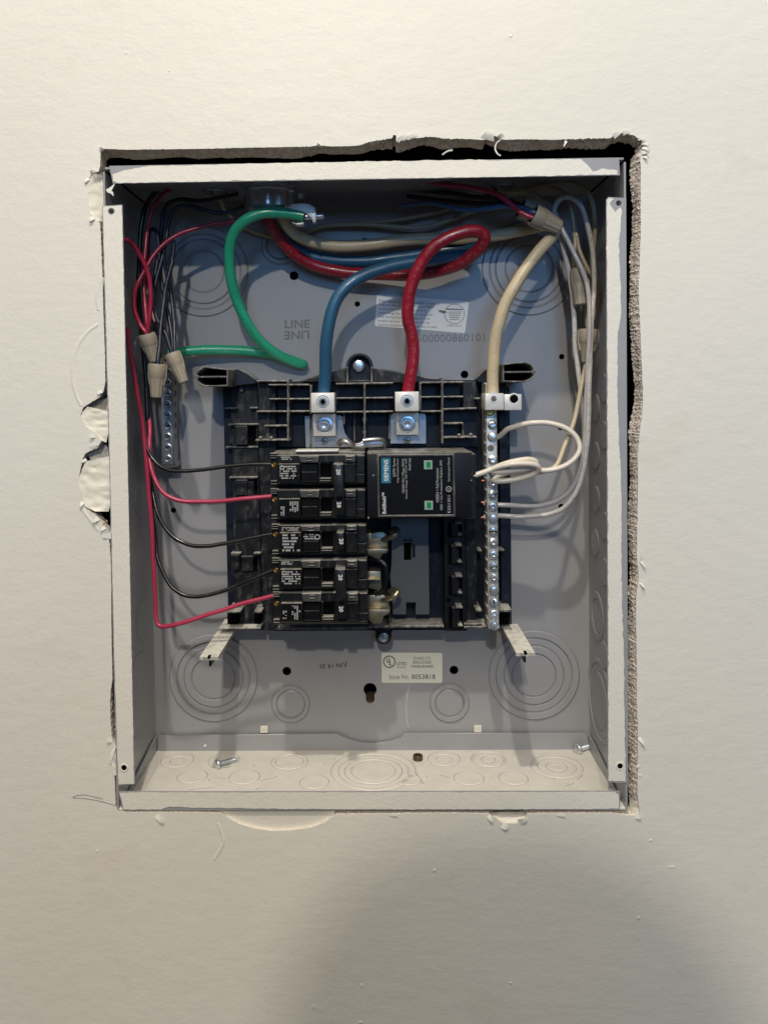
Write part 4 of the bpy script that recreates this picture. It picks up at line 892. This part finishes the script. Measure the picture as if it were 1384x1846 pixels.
wire('branch_wire', 'navy wire reaching across the top to the splice', [(733,353,76),(760,357,74),(800,362,70),(840,366,64),(880,367,56),(915,366,48),(945,374,42),(975,388,36)], px(4.2,60), w_navy, GT)
wire('branch_wire', 'black wire lying highest across the top of the box', [(700,336,80),(760,343,78),(820,350,74),(870,356,66),(910,360,56),(935,368,50),(960,380,46)], px(4.2,66), w_black, GT)
wire('branch_wire', 'pinkish red wire slanting from the top edge into the splice', [(735,322,56),(765,327,54),(800,332,50),(840,337,46),(870,342,44),(895,350,42),(912,362,40),(928,376,38),(945,388,36),(962,394,35),(978,398,35)], px(4.6,46), w_red2, GT)
wire('branch_wire', 'black wire curling at the right bushing above the splice', [(905,336,70),(890,345,68),(880,354,66),(870,356,64)], px(3.4,66), w_black, GT)
GR = 'wires running down the right side'
wire('branch_wire', 'tan wire arching from the right bushing over the corner', [(896,335,66),(903,343,64),(920,346,62),(950,342,60),(985,334,57),(1015,329,55),(1040,333,54),(1058,346,54),(1068,370,55),(1072,400,57),(1071,430,60),(1066,470,62),(1060,520,62),(1058,570,58),(1060,600,54)], px(4.3,58), w_tan, GR)
wire('branch_wire', 'tan wire dropping through the corner to the upper right nut', [(880,362,74),(915,350,70),(950,344,68),(985,339,66),(1012,345,64),(1026,362,63),(1031,385,62),(1034,415,62),(1036,440,61),(1034,460,60),(1035,480,58),(1040,500,57)], px(4.0,62), w_tan, GR)
wire('branch_wire', 'thin tan wire from the corner with a kink beside the nut', [(1031,395,64),(1038,425,62),(1043,450,60),(1054,475,58),(1068,500,57),(1077,520,58),(1077,545,60),(1070,570,60),(1063,590,56),(1060,602,54)], px(3.8,60), w_tan, GR)
wire('branch_wire', 'printed white wire bent over the corner and down the right side', [(996,392,50),(999,375,52),(1006,362,52),(1018,356,52),(1032,359,52),(1046,371,51),(1055,393,51),(1062,425,51),(1068,465,51),(1070,505,50),(1069,540,49),(1066,580,46),(1063,630,44),(1061,690,42),(1060,750,41),(1057,805,41),(1051,850,42),(1039,887,44),(1021,912,47),(997,925,50),(968,930,52),(935,931,54),(898,929.5,56),(872,932,58)], px(4.6,46), w_whitep, GR)
wire('branch_wire', 'grey white wire from the splice down to the neutral bar', [(948,345,62),(965,362,60),(985,380,57),(1003,398,54),(1018,425,51),(1032,452,48),(1046,480,46),(1056,508,45),(1061,540,44),(1062,580,43),(1060,630,43),(1058,680,43),(1056,730,43),(1054,780,43),(1050,825,43),(1040,860,44),(1024,888,46),(1002,904,48),(975,911,51),(945,912,54),(898,910,56),(872,907,58)], px(4.4,46), w_grey, GR)
wire('branch_wire', 'printed white wire along the back of the right bundle', [(955,345,70),(980,362,68),(1000,385,66),(1008,410,64),(1014,440,62),(1022,475,61),(1027,505,61),(1032,545,61),(1035,590,60),(1038,640,59),(1044,690,57),(1050,735,55),(1052,765,54),(1052,800,54)], px(4.5,62), w_whitep, GR)
wire('branch_wire', 'yellowish tan wire running diagonally to the white coil', [(1057,640,52),(1053,670,52),(1047,700,51),(1041,730,50),(1033,762,48),(1022,792,44),(1012,818,40),(1003,838,37),(990,847,36),(960,855,36),(930,862,37)], px(4.2,46), w_cream, GR)
wire('branch_wire', 'spare white wire coiled up in front of the neutral bar', [(853,858,26),(867,853,26),(885,846,27),(905,838,27),(930,831,27),(952,828,27),(965,831,28),(966,838,29),(955,843,30),(930,848,30),(905,851,29),(888,850,28),(886,846,27),(900,841,26),(925,837,24),(950,836,24),(964,838,25),(971,844,27),(966,852,30),(945,860,32),(920,866,33),(897,868,34),(890,866,36),(900,859,37),(920,851,37),(945,846,36),(960,845,35),(985,848,34),(1010,843,33),(1030,832,33),(1043,815,34),(1043,798,36),(1033,782,38),(1013,769,40),(985,762,42),(955,763,44),(930,768,47),(914,773,50),(905,781,54),(897,787,58),(886,789,60)], px(5.0,32), w_white, GR)

# ------------------------------------------------------------------ wire nuts
def wire_nut(label, a, b, r0, r1):
    A, B = P(*a), P(*b); ax = (B-A); L = ax.length; ax.normalize(); R0, R1 = px(r0,a[2]), px(r1,b[2])
    o = thing('wire_nut', label, 'wire nut', tuple((A+B)/2), 'tan wire nuts')
    fl = lambda t, h: 1+(.05*math.cos(12*t) if h > L*.42 else 0)
    obj('shell', MB().lathe(A, ax, [(R0*.86,L*.30),(R0*.88,.2),(R0,0),(R0*1.02,.6),(R0*.95,L*.36),(R0*.88,L*.40),(R1+(R0-R1)*.62,L*.44),(R1*1.0,L*.97),(R1*.8,L),(0,L)], 36, fl), nut_m, o, smooth=30)
    obj('mouth', MB().lathe(A, ax, [(R0*.9,1.2),(0,1.4)], 24), deep, o)
    t = Vector((0,-1,0)); s = ax.cross(t).normalized(); n_ = s.cross(ax)
    for sg in (-1,1):
        mb = MB(); th = 1.0
        prof = [(.03*L,R0*.8),(.03*L,R0*1.07),(.36*L,R0*1.03),(.62*L,R0*.84),(.70*L,R0*.5)]
        for q in (-th, th): mb.v += [tuple(A+ax*h+s*sg*r_+n_*q) for h,r_ in prof]
        k = len(prof); mb.f = [tuple(range(k)), tuple(range(k,2*k))[::-1]]+[(i,(i+1)%k,k+(i+1)%k,k+i) for i in range(k)]
        obj('wing', mb, nut_m, o, bevel=.25)
wire_nut('tan wire nut on red wires, leftmost of the three at the left wall', (264,602,36), (280,652,40), 15, 9)
wire_nut('tan wire nut hanging straight down on the black lettered wire', (285,656,29), (282.5,717,30), 16.5, 10)
wire_nut('tan wire nut tilted to the right, beside the green cable end', (311,637,36), (332,690,36), 14, 8.5)
wire_nut('large tan wire nut in front at the upper right splice', (960,387,33), (1009,411,36), 19, 12.5)
wire_nut('tan wire nut half hidden behind the front one at the upper right splice', (938,374,50), (988,398,54), 19, 12)
wire_nut('tan wire nut on the right bundle, nearer the splice', (1042,484,54), (1046,550,54), 13.5, 11)
wire_nut('tan wire nut on the right bundle, tucked behind the white wires farther down', (1059,594,52), (1056,654,52), 17, 8)

# ------------------------------------------------------------------ loose hardware on the bottom of the box
def loose(label, a, b, rh, rs):
    A, B = PZ(a[0],a[1],ZB+rh*.8), PZ(b[0],b[1],ZB+rs+.3); ax = (B-A); L = ax.length; ax.normalize()
    o = thing('loose_screw', label, 'screw', tuple((A+B)/2), 'loose screws on the box floor')
    obj('head', MB().lathe(A, ax, [(0,-1.6),(rh*.5,-1.5),(rh*.85,-.9),(rh,0),(rh,.9),(rs,1.1)], 20), zinc, o)
    pr = [(rs,.8)]; h = 1.; 
    while h < L-1.5: pr += [(rs,h),(rs*.8,h+.4)]; h += .8
    pr += [(rs*.7,L-1),(rs*.3,L),(0,L)]
    obj('threaded_shank', MB().lathe(A, ax, pr, 14), zinc, o)
loose('loose zinc screw lying on the box floor at the left', (391,1378), (428,1368), 4.0, 2.1)
loose('loose zinc screw in the right rear corner of the box floor', (1040,1351), (1060,1345), 4.2, 2.2)
c = PZ(753,1369,ZB+.2)
nt = tag(obj('loose_nut', MB().lathe(c, (0,0,1), [(3.9,0),(3.9,3.4),(3.4,3.8),(2.4,3.8),(2.2,3.4),(2.2,.3)], 20), mat('aged_brass', (.14,.11,.06), .4, .9), None), 'small dark brass ring lying on the box floor near the middle', 'nut')
for (u,v) in ((690/1.,1352),): pass
c = PZ(369,1347,ZB+4)
cr = tag(obj('plaster_crumb', MB().lathe(P(370,1344.5,BD-3.5), (0,-1,0), [(1.2,-.3),(1.0,.5),(.4,.9),(0,1)], 7), plaster, None), 'tiny white plaster crumb stuck low on the rear lip', 'crumb')

# ------------------------------------------------------------------ the person taking the picture (behind the camera; casts the broad shadow low on the wall)
def skinned(name, verts, edges, m_, parent):
    me = bpy.data.meshes.new(name); me.from_pydata([Vector(v[:3])*MM for v in verts], edges, []); o = bpy.data.objects.new(name, me); COL.objects.link(o)
    md = o.modifiers.new('skin', 'SKIN'); md.use_smooth_shade = True
    for i, v in enumerate(verts): me.skin_vertices[0].data[i].radius = (v[3]*MM, (v[4] if len(v) > 4 else v[3])*MM)
    me.skin_vertices[0].data[0].use_root = True
    sb = o.modifiers.new('sub', 'SUBSURF'); sb.levels = sb.render_levels = 2
    bpy.context.view_layer.update(); me2 = bpy.data.meshes.new_from_object(o.evaluated_get(bpy.context.evaluated_depsgraph_get()))
    bpy.data.objects.remove(o); me2.name = name; me2.materials.append(m_); o = bpy.data.objects.new(name, me2); link(o, parent); return o
hx, hy, hz = -12., -1050., 120.
pr = thing('person', 'person in dark clothes standing behind the camera, casting the shadow low on the wall', 'person', (hx,hy-60,-1400))
V = [(hx,hy-70,-560,150,110),(hx,hy-70,-360,150,105),(hx,hy-60,-190,165,100),(hx,hy-50,-110,75,70),(hx,hy-35,-50,56,58),(hx,hy-10,20,84,90),(hx,hy-5,90,100,105),(hx,hy-8,160,94,102),(hx,hy-12,205,58,66),
     (hx+190,hy-50,-170,62),(hx+235,hy+20,-400,48),(hx+120,hy+120,-180,36),(hx+70,hy+165,-70,30),(hx-190,hy-50,-170,62),(hx-235,hy+20,-400,48),(hx-120,hy+120,-180,36),(hx-65,hy+165,-70,30),
     (hx-90,hy-70,-700,100),(hx-95,hy-50,-1000,72),(hx-95,hy-70,-1380,48),(hx-95,hy+60,-1385,34),(hx+90,hy-70,-700,100),(hx+95,hy-50,-1000,72),(hx+95,hy-70,-1380,48),(hx+95,hy+60,-1385,34)]
V = [(v[0],v[1],v[2]+(236 if v[2] > -650 else 60),*v[3:]) for v in V]
E = [(0,1),(1,2),(2,3),(3,4),(4,5),(5,6),(6,7),(7,8),(2,9),(9,10),(10,11),(11,12),(2,13),(13,14),(14,15),(15,16),(0,17),(17,18),(18,19),(19,20),(0,21),(21,22),(22,23),(23,24)]
skinned('body', V, E, cloth, pr)
